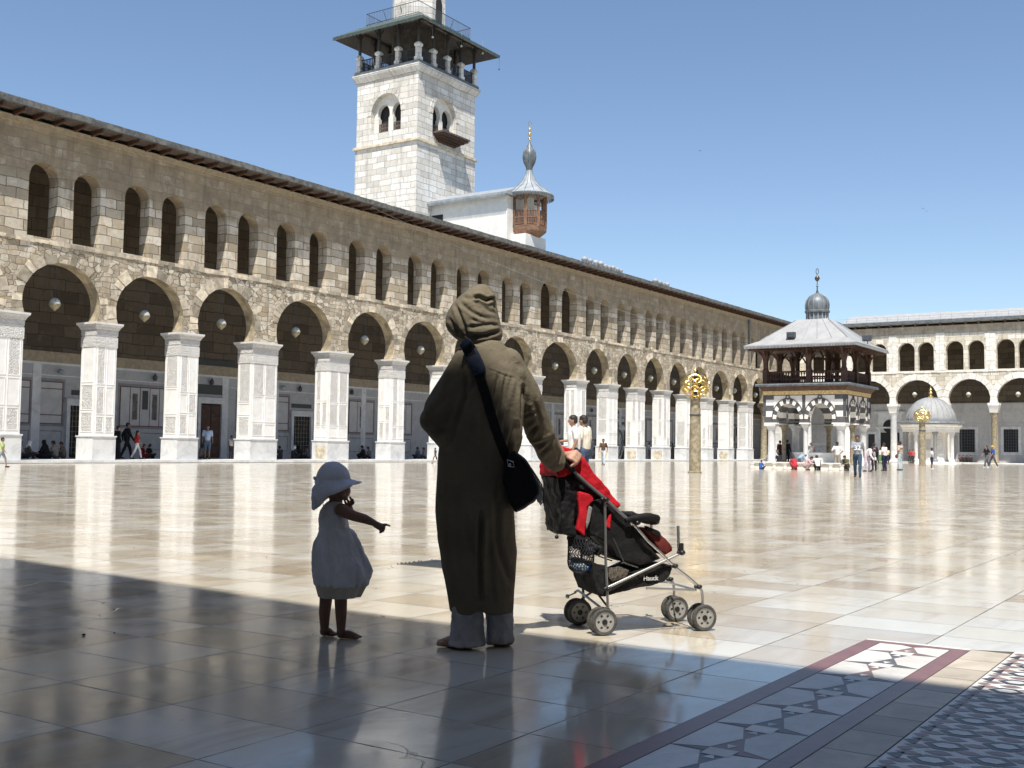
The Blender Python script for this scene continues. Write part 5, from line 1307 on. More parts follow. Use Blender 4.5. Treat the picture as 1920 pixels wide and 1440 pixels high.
# courtyard people
person(G(2, 876), -100, 'walk', (.42,.50,.22), ('s',.35,.40,.40), 1.12, sleeve='short', label='child in pale green top cut off by the left edge of the photo')
person(G(816, 869), 60, 'walk', (.06,.03,.03), ('s',.03,.03,.03), .95, sleeve='short', label='small child in dark clothes running just left of the robed man, far away', slim=.8)
person(G(1131, 872), 170, 'walk', (.12,.065,.04), (.50,.56,.66), 1.68, label='person in brown T-shirt and pale jeans walking before a far pier', slim=.9)
dW = 27.0
for u_, v_, lb, ps, hh, c_ in ((1077,785,'man in white shirt with dark hair behind the stroller hood, left of two, arm raised','carry',1.78,WHT),(1096,783,'man in cream shirt behind the stroller hood, right of two','stand',1.79,CREAM)):
    p = W(u_, v_, dW+(.0 if u_ < 1090 else .35)); person(Vector((p.x, p.y, 0)), 95 if u_ < 1090 else 60, ps, c_, DEN, hh, label=lb, vox=.014, slim=1.0)
person(G(1426, 880), -40, 'sit', (.04,.12,.42), (.05,.06,.12), 1.0, sleeve='long', label='child in blue sitting on the paving left of the fountain pavilion')
FX = 63.0
def fp(u, X=62.2): p = onX(u, 878, X); return Vector((p.x, p.y, 0))
person(fp(1490), 25, 'crouch', (.50,.04,.06), (.40,.05,.06), 1.5, sleeve='none', head='long', label='girl in a red dress at the fountain trough')
person(fp(1501, 63.6)+Vector((0,0,.0)), -70, 'bend', (.30,.42,.58), (.1,.1,.12), 1.2, label='boy in light blue bending over behind the girl in red')
person(fp(1513), -100, 'crouch', (.62,.40,.42), (.4,.3,.3), 1.45, sleeve='long', label='person in red and white stripes crouching at the fountain trough')
person(fp(1521.5, 65.4)+Vector((0,0,.26)), 0, 'stand', (.70,.66,.66), (.06,.05,.06), 1.35, sleeve='none', head='cap', label='boy in white and red vest standing inside the fountain pavilion')
person(fp(1533), 10, 'crouch', WHT, (.03,.03,.03), 1.6, label='man in white shirt and black trousers crouching at the fountain trough')
person(fp(1463, 67.5)+Vector((0,0,.26)), 30, 'stand', (.10,.02,.03), (.03,.03,.04), 1.45, sleeve='long', label='dark red clothed figure inside the pavilion by its left columns')
person(fp(1476, 67.8)+Vector((0,0,.26)), -30, 'stand', (.02,.02,.03), (.02,.02,.03), 1.5, sleeve='long', label='figure in black leaning inside the pavilion behind the girl in red')
person(fp(1461, 64.9)+Vector((0,0,.26)), 30, 'sit', (.03,.03,.04), (.03,.03,.03), 1.4, label='dark small figure sitting behind the front left column of the pavilion')
person(fp(1445, 65.8)+Vector((0,0,.26)), 30, 'sit', WHT, WHT, 1.5, label='person in white sitting at the left side of the pavilion')
person(G(1570, 882), 0, 'hips', WHT, (.33,.29,.24), 1.62, label='man in white shirt and tan trousers seen from behind with hands at his hips')
person(fp(1587, 63.0), 160, 'crouch', (.10,.12,.07), (.1,.1,.08), 1.6, label='person in dark green crouching right of the man in tan trousers')
P32, T32, J32 = person(G(1608, 895.5), 178, 'walk', (.30,.32,.36), (.045,.075,.12), 1.7, label='young man in grey T-shirt with number 32 and blue jeans walking towards the viewer')
def text_mesh(txt, size, mat, parent, origin, xdir, zdir, extrude=.002, name='lettering'):
    cu = bpy.data.curves.new('t', 'FONT'); cu.body = txt; cu.size = size; cu.extrude = extrude; cu.align_x = 'CENTER'; cu.align_y = 'CENTER'; cu.offset = size*.02
    o = bpy.data.objects.new('t', cu); C.objects.link(o); dg = bpy.context.evaluated_depsgraph_get(); dg.update()
    em = o.evaluated_get(dg).to_mesh(); yd = Vector(zdir); xd = Vector(xdir); nd = xd.cross(yd)
    q = MB(); q.V = [tuple(Vector(origin)+xd*v.co.x+yd*v.co.y+nd*v.co.z) for v in em.vertices]; q.F = [tuple(f.vertices) for f in em.polygons]; q.T = [.5]*len(q.F); q.M = [0]*len(q.F)
    o.evaluated_get(dg).to_mesh_clear(); bpy.data.objects.remove(o); return obj(name, q, mat, parent)
nrm = (T32.to_3x3() @ Vector((1,0,0))).normalized(); rgt = (T32.to_3x3() @ Vector((0,1,0))).normalized()
text_mesh('32', .26, cl((.85,.85,.84)), P32, T32 @ Vector((.172,0,1.20)), rgt, Vector((0,0,1)), .012)
person(fp(1627, 61.8), -120, 'bend', (.72,.68,.70), (.55,.48,.55), 1.7, sleeve='long', label='person in white and pale pink bending right of the young man with number 32')
person(fp(1639, 66.0), 30, 'stand', (.03,.03,.05), (.02,.02,.03), 1.6, sleeve='long', label='dark clothed figure just right of the pavilion corner')
for u_, c_, lb in ((1650,(.68,.66,.62),'far person in white top by the dark doorway at the end arcade'),(1656,(.10,.10,.12),'far person in dark clothes by the dark doorway at the end arcade'),(1664,(.75,.6,.4),'far person in pale orange top near the end arcade doorway'),(1645,(.03,.03,.04),'far person in black left of the white topped one near the end arcade doorway')):
    p = onX(u_, 868, 118); person(Vector((p.x, p.y, 0)), 150, 'stand', c_, (.12,.30,.1) if u_ == 1650 else (.04,.04,.05), 1.6, label=lb, vox=.03)
person(G(1658.5, 883), 50, 'think', (.68,.66,.64), (.02,.025,.05), 1.6, label='slim youth in white shirt and dark trousers with a hand at his face')
Ps, Ts, Js = person(G(1688, 882), 60, 'stand', (.55,.42,.36), (.42,.50,.55), 1.75, label='person in striped orange, green and white polo shirt and pale jeans')
for z, c_ in ((1.30,(.10,.09,.09)),(1.22,(.45,.16,.08)),(1.12,(.25,.48,.28)),(1.02,(.62,.60,.55))):
    q = MB(); q.X = Ts; q.lathe([(.186,z-.022),(.190,z),(.186,z+.022)], (0,0,0), 18, sx=.93, sy=.93); obj('shirt_stripe', q, cl(c_), Ps)
q = MB(); q.X = Ts; q.ball((.06,.30,.82), .09, .06, .12); tag(obj('handbag', q, cl((.15,.06,.04)), smooth=60), 'brown bag hanging at the side of the person in striped polo', 'bag')
person(G(1747, 880), -80, 'reach', (.66,.68,.70), ('s',.03,.04,.09), 1.42, label='boy in white T-shirt and navy shorts running right of the far globe column', sleeve='short', shoes=(.7,.7,.7))
person(G(1850, 877), 130, 'walk', (.02,.02,.025), (.10,.11,.13), 1.75, head='long', label='long haired person in black T-shirt and grey jeans walking at far right', slim=.85, shoes=(.6,.6,.6))
person(G(1862, 877), 110, 'walk2', (.03,.10,.36), (.09,.10,.13), 1.75, head='cap', label='person in bright blue T-shirt and jeans walking at far right', slim=.9, shoes=(.6,.6,.6))
for i, (u_, c_) in enumerate(((1799,(.2,.05,.06)),(1806,(.04,.04,.05)),(1813,(.03,.03,.03)),(1820,(.05,.04,.04)))):
    p = onX(u_, 866, XE+2.4); person(Vector((XE+2.4, p.y, .15)), 170, 'sit', c_, (.03,.03,.03), 1.6, sleeve='long', vox=.03, label='person sitting in the far right arcade, %s from the left of four' % LN[i], group='people sitting in the end arcade')
for i, u_ in enumerate((1706, 1712)):
    p = onX(u_, 868, 124); person(Vector((p.x, p.y, .0)), 170, 'stand', [(.3,.04,.05),(.5,.1,.1)][i], (.05,.05,.05), 1.5, vox=.03, label=['figure in dark red between the kiosk columns, left of two','figure in bright red between the kiosk columns, right of two'][i])

# ================================================================ FOREGROUND: man in hooded robe, toddler, stroller
from mathutils.bvhtree import BVHTree
def dep_of(P): return (Vector(P)-O).dot(fw)
def ring(u0_, u1_, v, dep, hd, n=32, ripple=0, k=9, ph=0, tw=0):
    c = W((u0_+u1_)/2, v, dep); a = (u1_-u0_)/2*dep/FPX; out = []
    for j in range(n):
        t = 2*math.pi*j/n; f = 1+ripple*math.cos(k*t+ph)+ripple*.6*math.cos((k*.5+1)//1*t*1+ph*2+1)
        out.append(c+HR*a*f*math.cos(t)+HF*hd*f*math.sin(t))
    return out
khaki = N('robe_cloth')
_f = khaki.noise(900, 2); _c = khaki.mix(khaki.sstep(khaki.noise(5, 5), .3, .7), (.165,.142,.100), (.198,.170,.122))
_wv = khaki.noise(420, 3, .7)
_rg = khaki.math('POWER', khaki.math('SUBTRACT', 1, khaki.math('ABSOLUTE', khaki.math('MULTIPLY_ADD', khaki.noise(7.5, 3, .5, None, .8), 2, -1))), 14)
M['robe'] = khaki.fin(khaki.mix(khaki.math('MULTIPLY', khaki.sstep(_wv, .4, .7), .25), _c, (.10,.085,.06)), .92, khaki.bump(khaki.math('ADD', khaki.math('MULTIPLY', khaki.noise(26, 5, .6), 1.0), khaki.math('ADD', khaki.math('MULTIPLY', _wv, .12), khaki.math('MULTIPLY', _rg, .16))), .6, .011), spec=.15)
M['denim'] = cloth('pale_trousers', (.46,.47,.51), .18, 14, .6, 220)
M['navy'] = cloth('strap_pad', (.035,.045,.075), .2, 20, .6, 250)
M['blackc'] = cloth('black_nylon', (.012,.012,.013), .2, 20, .5, 150, .6)
MP = G(892, 1214)
man = thing('person', MP, 'man in khaki hooded robe and pale trousers seen from behind, one hand on the stroller', 'person')
def ridged(p, fx, fz, seed=0):
    a = noise.noise(Vector((p.x*fx+seed, p.y*fx, p.z*fz))); return 1-2*abs(a)
# --- body: head, neck, trunk, arms, hand, legs and bare feet as one skin
Dm = 5.47; q = MB()
q.ball(W(890, 592, Dm+.02), .078, .08, .095); q.capsule(W(895, 620, Dm+.02), W(902, 655, Dm+.02), .045, .045)
q.capsule(W(905, 705, Dm), W(893, 850, Dm), .09, .10); q.capsule(W(893, 850, Dm), W(893, 900, Dm), .10, .10)
q.capsule(W(876, 690, Dm), W(824, 776, Dm+.02), .034, .028); q.capsule(W(824, 776, Dm+.02), W(842, 828, Dm+.14), .028, .026)
hd_ = dep_of(O)  # placeholder
A_ = G(1133, 1192); B_ = G(1321, 1183); _d = (B_-A_); _d.z = 0; _n = Vector((-_d.y, _d.x, 0)).normalized()
TR = Vector((.24, .30, 0))
def SN(u, v, k=0):
    r = ray(u, v); P0 = A_+TR*k; t = (P0-O).dot(_n)/r.dot(_n); return O+r*t
def NP(u, v, k=0): return SN(u, v, 0)+TR*k      # traced on the near side, moved across
gd = dep_of(SN(1066, 864))
q.capsule(W(952, 690, Dm), W(1006, 776, Dm+.16), .036, .038); q.capsule(W(1006, 776, Dm+.16), W(1050, 851, gd-.02), .042, .028)
q.capsule(W(1050, 851, gd-.02), W(1060, 853, gd-.005), .026, .024, flat=.75)
kn = [((1072,861),(1080,867),(1071,874),-.018), ((1076,856),(1084,863),(1076,873),-.004), ((1079,851),(1087,858),(1081,870),.012), ((1080,847),(1088,853),(1085,865),.027)]
for (a, b, c_, dd) in kn:
    q.capsule(W(1056, 853, gd+dd*.4), W(*a, gd+dd-.006), .015, .0115); q.capsule(W(*a, gd+dd-.006), W(*b, gd+dd-.004), .0100, .0092); q.capsule(W(*b, gd+dd-.004), W(*c_, gd+dd-.004), .0088, .0075)
q.capsule(W(1058, 850, gd+.02), W(1068, 858, gd+.045), .013, .011); q.capsule(W(1068, 858, gd+.045), W(1075, 867, gd+.04), .010, .008)
def foot(q, heel, toe, ank, r=.034):
    h = Vector(heel); t = Vector(toe); h.z = r*.95; t.z = .020; m_ = h.lerp(t, .55); m_.z = .030
    q.capsule(h, m_, r, .030); q.capsule(m_, t, .034, .017); side = (t-h).normalized().cross(Vector((0,0,1)))
    for i in range(5):
        f_ = (i-2)*.0125; e_ = .018-.006*abs(i-.6); p = t+side*f_-(t-h).normalized()*.012; q.capsule(p, p+(t-h).normalized()*e_, .0095 if i else .0125, .0085 if i else .0115)
    q.capsule(h+Vector((0,0,.01)), ank, r*.85, r*.9)
foot(q, G(880, 1215), G(825, 1213), W(880, 1185, 5.46)); foot(q, G(952, 1211), G(917, 1211), W(945, 1175, dep_of(G(952, 1211))))
q.capsule(W(880, 1185, 5.46), W(878, 1000, 5.46), .036, .05); q.capsule(W(938, 1180, 5.52), W(925, 1000, 5.49), .036, .05)
q.capsule(W(878, 1000, 5.46), W(882, 890, 5.47), .05, .07); q.capsule(W(925, 1000, 5.49), W(910, 890, 5.47), .05, .07)
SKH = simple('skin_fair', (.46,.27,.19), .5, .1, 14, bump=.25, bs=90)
SKF = simple('skin_dark', (.22,.12,.08), .55, .1, 14, bump=.2, bs=90)  # one even, darker skin tone, used for the toddler
obj('body', remesh(q, .0042, 2), SKH, man, smooth=180)
# --- robe
prof = [(640,884,940,.075),(650,876,950,.09),(660,862,960,.10),(672,852,970,.11),(690,845,977,.125),(720,840,981,.14),(760,834,982,.145),(800,827,979,.145),(832,822,977,.145),(852,820,970,.142),(900,818,967,.14),(960,817,965,.14),(1010,820,968,.14),(1035,824,970,.14),(1068,828,968,.145),(1100,835,966,.145),(1125,840,964,.145),(1147,844,963,.145)]
q = MB(); q.rings([ring(l, r_, v, Dm+(.02 if v > 1000 else 0), hd2, 36) for v, l, r_, hd2 in prof])
# left arm bent forward, wide sleeve
q.capsule(W(872, 675, Dm), W(826, 768, Dm-.02), .062, .083); q.capsule(W(826, 768, Dm-.02), W(815, 788, Dm), .076, .070); q.capsule(W(812, 788, Dm), W(846, 832, Dm+.12), .068, .058)
# right arm reaching forward to the handle
q.capsule(W(955, 676, Dm), W(992, 748, Dm+.08), .066, .068); q.capsule(W(992, 748, Dm+.08), W(1012, 810, Dm+.2), .068, .074); q.capsule(W(1012, 810, Dm+.2), W(1033, 856, gd-.045), .076, .060)
q.capsule(W(1026, 846, gd-.06), W(1041, 864, gd-.03), .062, .058)
q.capsule(W(965, 700, Dm), W(950, 800, Dm+.02), .06, .06)
def pxl(p):
    d = p-O; z = d.dot(fw); return 960+FPX*d.dot(rt)/z, 720-FPX*d.dot(up)/z
def folds(p, n_, lines):
    """cloth creases: soft troughs with a raised shoulder beside them, followed along polylines on the side seen in the photograph"""
    fc = -(n_.dot((p-O).normalized()))
    if fc < .05: return 0.0
    u, v = pxl(p); f = 0.0
    for pl, dep, w_ in lines:
        b = 1e9; tt = 0; m_ = len(pl)-1
        for i in range(m_):
            ax, ay = pl[i]; bx, by = pl[i+1]; dx, dy = bx-ax, by-ay
            t = max(0, min(1, ((u-ax)*dx+(v-ay)*dy)/(dx*dx+dy*dy))); d2 = (u-ax-dx*t)**2+(v-ay-dy*t)**2
            if d2 < b: b = d2; tt = (i+t)/m_
        s_ = math.sqrt(b)
        if s_ > w_*5: continue
        e = min(1, tt*5+.25, (1-tt)*5+.25)
        f += dep*e*(-math.exp(-(s_/w_)**2)+.5*math.exp(-((s_-2.3*w_)/(1.1*w_))**2))
    return f*min(1, fc*2.5)
RL = [([(914,692),(930,698),(952,706),(969,710)],.003,1.3), ([(935,703),(930,731),(925,751)],.010,3.2), ([(949,707),(944,747),(933,787)],.013,3.4), ([(958,709),(951,744),(948,762)],.009,3),
 ([(980,725),(978,762),(978,812)],.016,3.2), ([(966,795),(957,825),(950,850)],.014,4), ([(952,775),(946,809),(941,832)],.008,3), ([(970,800),(967,836)],.009,3),
 ([(874,692),(871,747),(856,790),(843,840)],.018,4), ([(894,709),(880,735),(872,756)],.008,3.5), ([(885,770),(878,830),(874,900)],.006,5), ([(908,770),(905,830),(907,900)],.005,5),
 ([(985,776),(1006,772)],.006,2.5), ([(981,832),(999,805),(1008,797)],.010,3.5), ([(992,840),(1014,833),(1036,820)],.008,3.2), ([(1008,858),(1024,841),(1036,826)],.008,3.2), ([(1040,835),(1047,850),(1046,864)],.006,2.5), ([(1000,750),(1012,790)],.005,3.5),
 ([(902,960),(900,1010),(900,1062),(901,1134)],.022,3.6), ([(871,960),(882,1018),(897,1060)],.008,4.5), ([(934,895),(930,1010),(944,1060),(962,1100)],.009,5), ([(856,915),(863,984),(866,1060)],.006,4.5), ([(918,980),(921,1060),(925,1130)],.006,4), ([(838,980),(848,1060),(858,1135)],.005,4.5),
 ([(800,800),(815,770),(835,745)],.007,5), ([(806,812),(828,805),(848,812)],.008,4), ([(850,700),(838,730),(830,765)],.005,5), ([(815,835),(832,828)],.005,3)]
def robe_def(p, n_):
    w_ = p-MP; x = w_.dot(HR); z = w_.z; y = w_.dot(HF)
    f = noise.noise(Vector((x*9+3, y*7, z*2.2)))*.008+noise.noise(Vector((x*30, y*30, z*14)))*.0022
    f += folds(p, n_, RL)
    out = n_*f
    if z < .26: out = out+Vector((0,0,.022*math.exp(-((x-.02)/.03)**2)))
    return out
rb = remesh(q, .0058, 12, robe_def)
for _ in range(1): pass
obj('robe', rb, M['robe'], man, smooth=180)
bv = BVHTree.FromPolygons([Vector(v) for v in rb.V], rb.F)
def hit(u, v, off=.006, d0=5.33):
    r = ray(u, v).normalized(); h = bv.ray_cast(O, r)
    if h[0] is not None and h[0].x < 6.2 and (dep_of(h[0])) < 5.75: return h[0]-r*off
    return W(u, v, d0)
# cuff lining
q = MB(); q.path([W(1040+17*math.cos(t)*.55-4*math.sin(t)*0, 866+20*math.sin(t), gd-.03+.05*math.cos(t)) for t in [2*math.pi*i/20 for i in range(20)]], .006, 6, closed=True)
# --- hood
HL = [([(886,558),(899,556.5),(913,563.5),(924,559)],.017,2.6), ([(925,565),(931,587),(936,604),(941,620)],.006,2.4), ([(863,568),(880,582),(899,593),(919,600)],.0055,3), ([(853,570),(861,590),(870,612),(874,630)],.009,3),
 ([(876,614),(899,611),(921,608),(937,613)],.0055,2.8), ([(880,630),(896,630),(913,628),(938,620)],.011,3.2), ([(842,596),(850,612),(862,626)],.006,3), ([(868,556),(880,560),(894,570)],.004,3), ([(905,575),(918,584),(930,588)],.004,2.5), ([(884,598),(896,604),(912,604)],.0035,2.5), ([(850,636),(866,641),(880,641)],.008,3)]
hp = [(534.5,896,912,.022),(538,888,918,.045),(545,876,923,.07),(553,864,928,.088),(562,855,930,.10),(572,846,931,.11),(585,839,934,.115),(598,835,937,.118),(610,835,940,.118),(620,839,942,.114),(629,846,942,.108),(636,855,940,.098),(643,866,934,.086),(650,876,930,.075),(657,882,928,.06)]
q = MB(); q.rings([ring(l, r_, v, Dm+.015, hd2, 36) for v, l, r_, hd2 in hp]); q.capsule(W(905, 547, Dm-.02), W(921, 556, Dm-.04), .028, .020)
def hood_def(p, n_): return n_*(noise.noise(p*8)*.005+noise.noise(p*24)*.0018+folds(p, n_, HL))
hb = remesh(q, .0050, 8, hood_def)
obj('hood', hb, M['robe'], man, smooth=180)
# collar roll at the nape
q = MB(); q.path([W(904+33*math.cos(t), 648+5*math.sin(t)+4*math.cos(t), Dm+.075*math.sin(t)*-1) for t in [2*math.pi*i/28 for i in range(28)]], .014, 8, closed=True)
obj('collar', q, M['robe'], man, smooth=180)
# --- trousers
q = MB()
def lr(l, r_, v, dp, hd2=.075): return ring(l, r_, v, dp, hd2, 28, .03, 5, v*.01)
q.rings([lr(850,903,1040,5.46), lr(847,904,1120,5.455), lr(846,905,1150,5.45), lr(844,906,1180,5.445), lr(841,908,1198,5.44), lr(839,909,1208,5.43,.08), lr(842,905,1211,5.43,.07)])
q.rings([lr(908,958,1040,5.5), lr(909,962,1120,5.5), lr(910,963,1160,5.51), lr(911,963,1190,5.515), lr(911,963,1200,5.52), lr(913,961,1203,5.52)])
def tr_def(p, n_): return n_*(noise.noise(Vector((p.x*22, p.y*22, p.z*8)))*.007+noise.noise(p*55)*.003)
obj('trousers', remesh(q, .0055, 2, tr_def), M['denim'], man, smooth=180)
# --- shoulder bag: strap, pad, bag (hangs from him: a thing of its own)
bag = thing('shoulder_bag', W(978, 958, 5.36), 'black shoulder bag with navy padded strap hanging at the hip of the robed man', 'bag')
def ribbon(mb, pts, wid, th, across=None):
    rs = []
    for i, p in enumerate(pts):
        t = (pts[min(i+1, len(pts)-1)]-pts[max(i-1, 0)]).normalized(); nv = (O-p).normalized(); s_ = t.cross(nv).normalized(); nv = s_.cross(t).normalized()
        w2 = wid[i] if hasattr(wid, '__len__') else wid
        rs.append([p-s_*w2/2-nv*th/2, p+s_*w2/2-nv*th/2, p+s_*w2/2*.94+nv*th/2, p-s_*w2/2*.94+nv*th/2])
    mb.rings(rs)
sp = [(873,642),(880,656),(888,675),(896,695),(903,715),(910,738),(916,760),(922,782),(929,803),(936,824),(944,845),(951,864),(957,880)]
q = MB(); pts = [hit(u, v, .007) for u, v in sp]
for _ in range(2): pts = [pts[0]]+[(pts[i-1]+pts[i]*2+pts[i+1])/4-ray(960,720)*.0015 for i in range(1, len(pts)-1)]+[pts[-1]]
ribbon(q, pts, .046, .005); obj('strap', q, M['blackc'], bag)
q = MB(); pp_ = [hit(u, v, .014) for u, v in ((868,640),(874,645),(880,655),(886,667),(892,680),(897,692),(900,701))]; ribbon(q, pp_, [.055,.062,.068,.07,.07,.07,.06], .016); obj('strap_pad', q, M['navy'], bag, bevel=.004)
def slabW(poly, d0, d1, shrink=.93):
    c_ = (sum(p[0] for p in poly)/len(poly), sum(p[1] for p in poly)/len(poly)); q = MB()
    sh = [(c_[0]+(u-c_[0])*shrink, c_[1]+(v-c_[1])*shrink) for u, v in poly]
    dm = (d1-d0)*.2
    q.rings([[W(u, v, d0) for u, v in sh], [W(u, v, d0+dm) for u, v in poly], [W(u, v, d1-dm) for u, v in poly], [W(u, v, d1) for u, v in sh]]); return q
bp = [(946,868),(956,850),(966,845),(984,860),(998,882),(1008,905),(1013,926),(1002,941),(985,952),(967,959),(953,938),(944,905)]
q = slabW(bp, 5.27, 5.42); obj('bag_body', remesh(q, .006, 3, lambda v, n_: n_*noise.noise(v*14)*.008), M['blackc'], bag, smooth=180)
q = MB(); fpn = [(997,880),(1005,892),(1012,905),(1018,918),(1017.5,938),(1013,946),(1007,940),(1004,926),(999,910),(1003,896)]
q = slabW(fpn, 5.30, 5.34); obj('flap', q, cloth('grey_flap', (.52,.51,.48), .1, 10, .4, 100), bag)
q = MB(); q.path([W(u, v, 5.29) for u, v in ((996,878),(1006,893),(1015,908),(1019,922),(1018,940),(1013,947))], .003, 5); obj('piping', q, M['blackc'], bag)
q = MB(); q.ball(W(956, 871, 5.25), .006); q.path([W(951, 862, 5.26), W(962, 866, 5.26), W(964, 876, 5.26), W(953, 874, 5.26)], .0025, 5, closed=True); obj('buckle', q, simple('bright_metal', (.6,.6,.6), .3, .05, 9, metal=1, bump=0), bag)

# ---------------------------------------------------------------- toddler
TP = G(638, 1197); Dt = dep_of(TP); tod = thing('person', TP, 'barefoot toddler in a white sun hat and white dress pointing to the right', 'person')
S_ = Dt/FPX
q = MB()
hc_ = W(629, 908, Dt)
q.ball(hc_, .070, .068, .078, 18, 12); q.ball(W(640, 920, Dt), .045, .05, .045); q.ball(W(649, 921, Dt), .014, .028, .02)       # skull, jaw, muzzle
q.capsule(W(652, 915, Dt), W(655.5, 919.5, Dt), .007, .0068); q.ball(W(652, 926, Dt), .009, .016, .0045); q.ball(W(651.5, 929, Dt), .008, .014, .004); q.ball(W(647, 934, Dt), .013, .018, .010); q.ball(W(641, 925, Dt-.045), .02, .018, .02)
q.ball(W(652, 911, Dt-.025), .012, .012, .010); q.ball(W(625, 918, Dt-.068), .013, .008, .018)
q.capsule(W(630, 932, Dt), W(629, 952, Dt), .034, .036); q.capsule(W(628, 975, Dt), W(630, 1040, Dt), .058, .07)
# pointing arm
q.capsule(W(640, 956, Dt-.06), W(662, 967, Dt-.07), .034, .027); q.capsule(W(662, 967, Dt-.07), W(684, 973, Dt-.08), .027, .024); q.capsule(W(684, 973, Dt-.08), W(704, 982, Dt-.08), .024, .0155)
q.capsule(W(706, 984, Dt-.08), W(716, 989, Dt-.08), .018, .019); 
for i, (a, b) in enumerate((((720,991),(715,997)),((719,994),(713,998)),((718,989),(718,996)))): q.capsule(W(*a, Dt-.09+.012*i), W(*b, Dt-.09+.012*i), .0075, .007)
q.capsule(W(715, 984, Dt-.08), W(724, 983.5, Dt-.08), .0075, .0062); q.capsule(W(724, 983.5, Dt-.08), W(731, 986, Dt-.08), .0060, .005)
q.capsule(W(712, 984, Dt-.095), W(719, 989, Dt-.098), .0075, .006)
# other arm, hand at the chin
q.capsule(W(636, 958, Dt+.06), W(655, 966, Dt+.07), .03, .024); q.capsule(W(659, 966, Dt+.07), W(656, 951, Dt+.04), .020, .014)
for i, (a, b, c_) in enumerate((((655,947),(660,939),(656,932)),((652,946),(654,941),(651,937)),((657,948),(663,943),(661,936)),((650,948),(648,943),(646,939)))): q.capsule(W(*a, Dt+.03-.01*i), W(*b, Dt+.025-.01*i), .0075, .0065); q.capsule(W(*b, Dt+.025-.01*i), W(*c_, Dt+.02-.01*i), .0065, .0055)
# legs
for (u1_, u2_, u3_, f0_, f1_, vf) in ((612,611,608.5,(606,1191),(630,1194),1193), (640,639,639.5,(638,1197),(675,1200),1198)):
    fd = dep_of(G(f0_[0], vf+1))
    q.capsule(W(u1_, 1060, Dt), W(u2_, 1125, fd), .045, .033); q.capsule(W(u2_, 1125, fd), W(u3_, 1150, fd), .033, .030); q.capsule(W(u3_, 1150, fd), W(u3_, 1182, fd), .030, .0215)
    a = G(f0_[0]+1, vf-1); b = G(f1_[0]-6, vf+1); a.z = .022; b.z = .014; m_ = a.lerp(b, .5); m_.z = .022
    q.capsule(W(u3_, 1182, fd), a, .0215, .022); q.capsule(a, m_, .022, .021); q.capsule(m_, b, .022, .014)
    dr = (b-a).normalized(); sd_ = dr.cross(Vector((0,0,1)))
    for i in range(5): p = b+sd_*(i-2)*.0085; q.capsule(p, p+dr*(.017-.003*abs(i-1)), .0075 if i else .009, .006)
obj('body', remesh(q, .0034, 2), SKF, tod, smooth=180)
def d_ring(v, l, r_, hd2, rip=0, n=72, dp=0): 
    c = W((l+r_)/2, v, Dt+dp); a = (r_-l)/2*S_; out = []
    for j in range(n):
        t = 2*math.pi*j/n; f = 1+rip*1.35*(.6*math.cos(9*t+1)+.5*math.cos(13*t+2.1)+.3*math.cos(5*t)); out.append(c+HR*a*f*math.cos(t)+HF*hd2*f*math.sin(t))
    return out
DW = cloth('dress_linen', (.74,.76,.82), .08, 9, .6, 120); DH = cloth('dress_hem', (.58,.55,.46), .08, 9, .6, 120)
rows = [(940,616,640,.035),(948,607,646,.06),(958,601,649,.07),(972,598,651,.078),(988,599,654,.082),(996,600,658,.084)]
q = MB(); q.rings([d_ring(v, l, r_, h) for v, l, r_, h in rows])
rows2 = [(992,599,659,.085,.0),(1000,595,664,.092,.03),(1015,591,671,.10,.045),(1035,589,680,.11,.05),(1055,588.5,688,.118,.055),(1068,589,693,.122,.055),(1080,590,693,.124,.05),(1095,592,687,.124,.045)]
q.rings([d_ring(v, l, r_, h, rp) for v, l, r_, h, rp in rows2])
def dress_def(p, n_):
    w_ = p-TP; return n_*((1-abs(noise.noise(Vector((w_.dot(HR)*26+w_.z*4, w_.dot(HF)*26, w_.z*5))))*3.5)*.0085*(1 if w_.z < .56 else .35)+noise.noise(w_*60)*.002)
dr_ = obj('dress', remesh(q, .0042, 2, dress_def), DW, tod, smooth=180)
q = MB(); q.rings([d_ring(1093,592,688,.124,.045), d_ring(1100,593.5,684,.123,.045), d_ring(1110,596,679,.121,.045), d_ring(1118,598,675,.119,.045)])
obj('dress_hem', q, DH, tod, smooth=180)
q = MB(); q.path([W(606, 945, Dt-.055), W(607, 975, Dt-.075), W(606, 1003, Dt-.086)], .0022, 5); obj('dress_seam', q, DW, tod)
# hat
HW_ = cloth('hat_cotton', (.66,.69,.76), .06, 9, .5, 120)
q = MB(); cc_ = W(625, 900, Dt); prof2 = []
rsn = []
for i in range(10):
    a = math.pi/2*i/9; z_ = math.sin(a); r_ = math.cos(a)
    rsn.append([cc_+HR*(.0865*r_*math.cos(t)-.004*z_)+HF*(.084*r_+.0004)*math.sin(t)+Vector((0,0,.096*z_)) for t in [2*math.pi*j/36 for j in range(36)]])
q.rings(rsn[::-1])
def brim(tk):
    out = []
    for f in (0, .33, .66, 1):
        r2 = []
        for j in range(48):
            t = 2*math.pi*j/48; bk = (1-math.cos(t))/2; ro = (tk*1.5 if tk > 0 else tk*2.0)*f
            rad = .085+ro+f*(.055-.040*bk+.0)+(.004*math.sin(7*t)*f)+.014*math.sin(math.pi*f)*bk; drop = f*(.004+.150*bk**1.5+.030*abs(math.sin(t))*(1-bk))+.005*math.sin(5*t+1)*f
            r2.append(cc_+HR*rad*math.cos(t)+HF*rad*.95*math.sin(t)+Vector((0,0,-drop+tk)))
        out.append(r2)
    return out
o1 = brim(.004); o2 = brim(-.004); q.rings(o1+o2[::-1], closed=True)
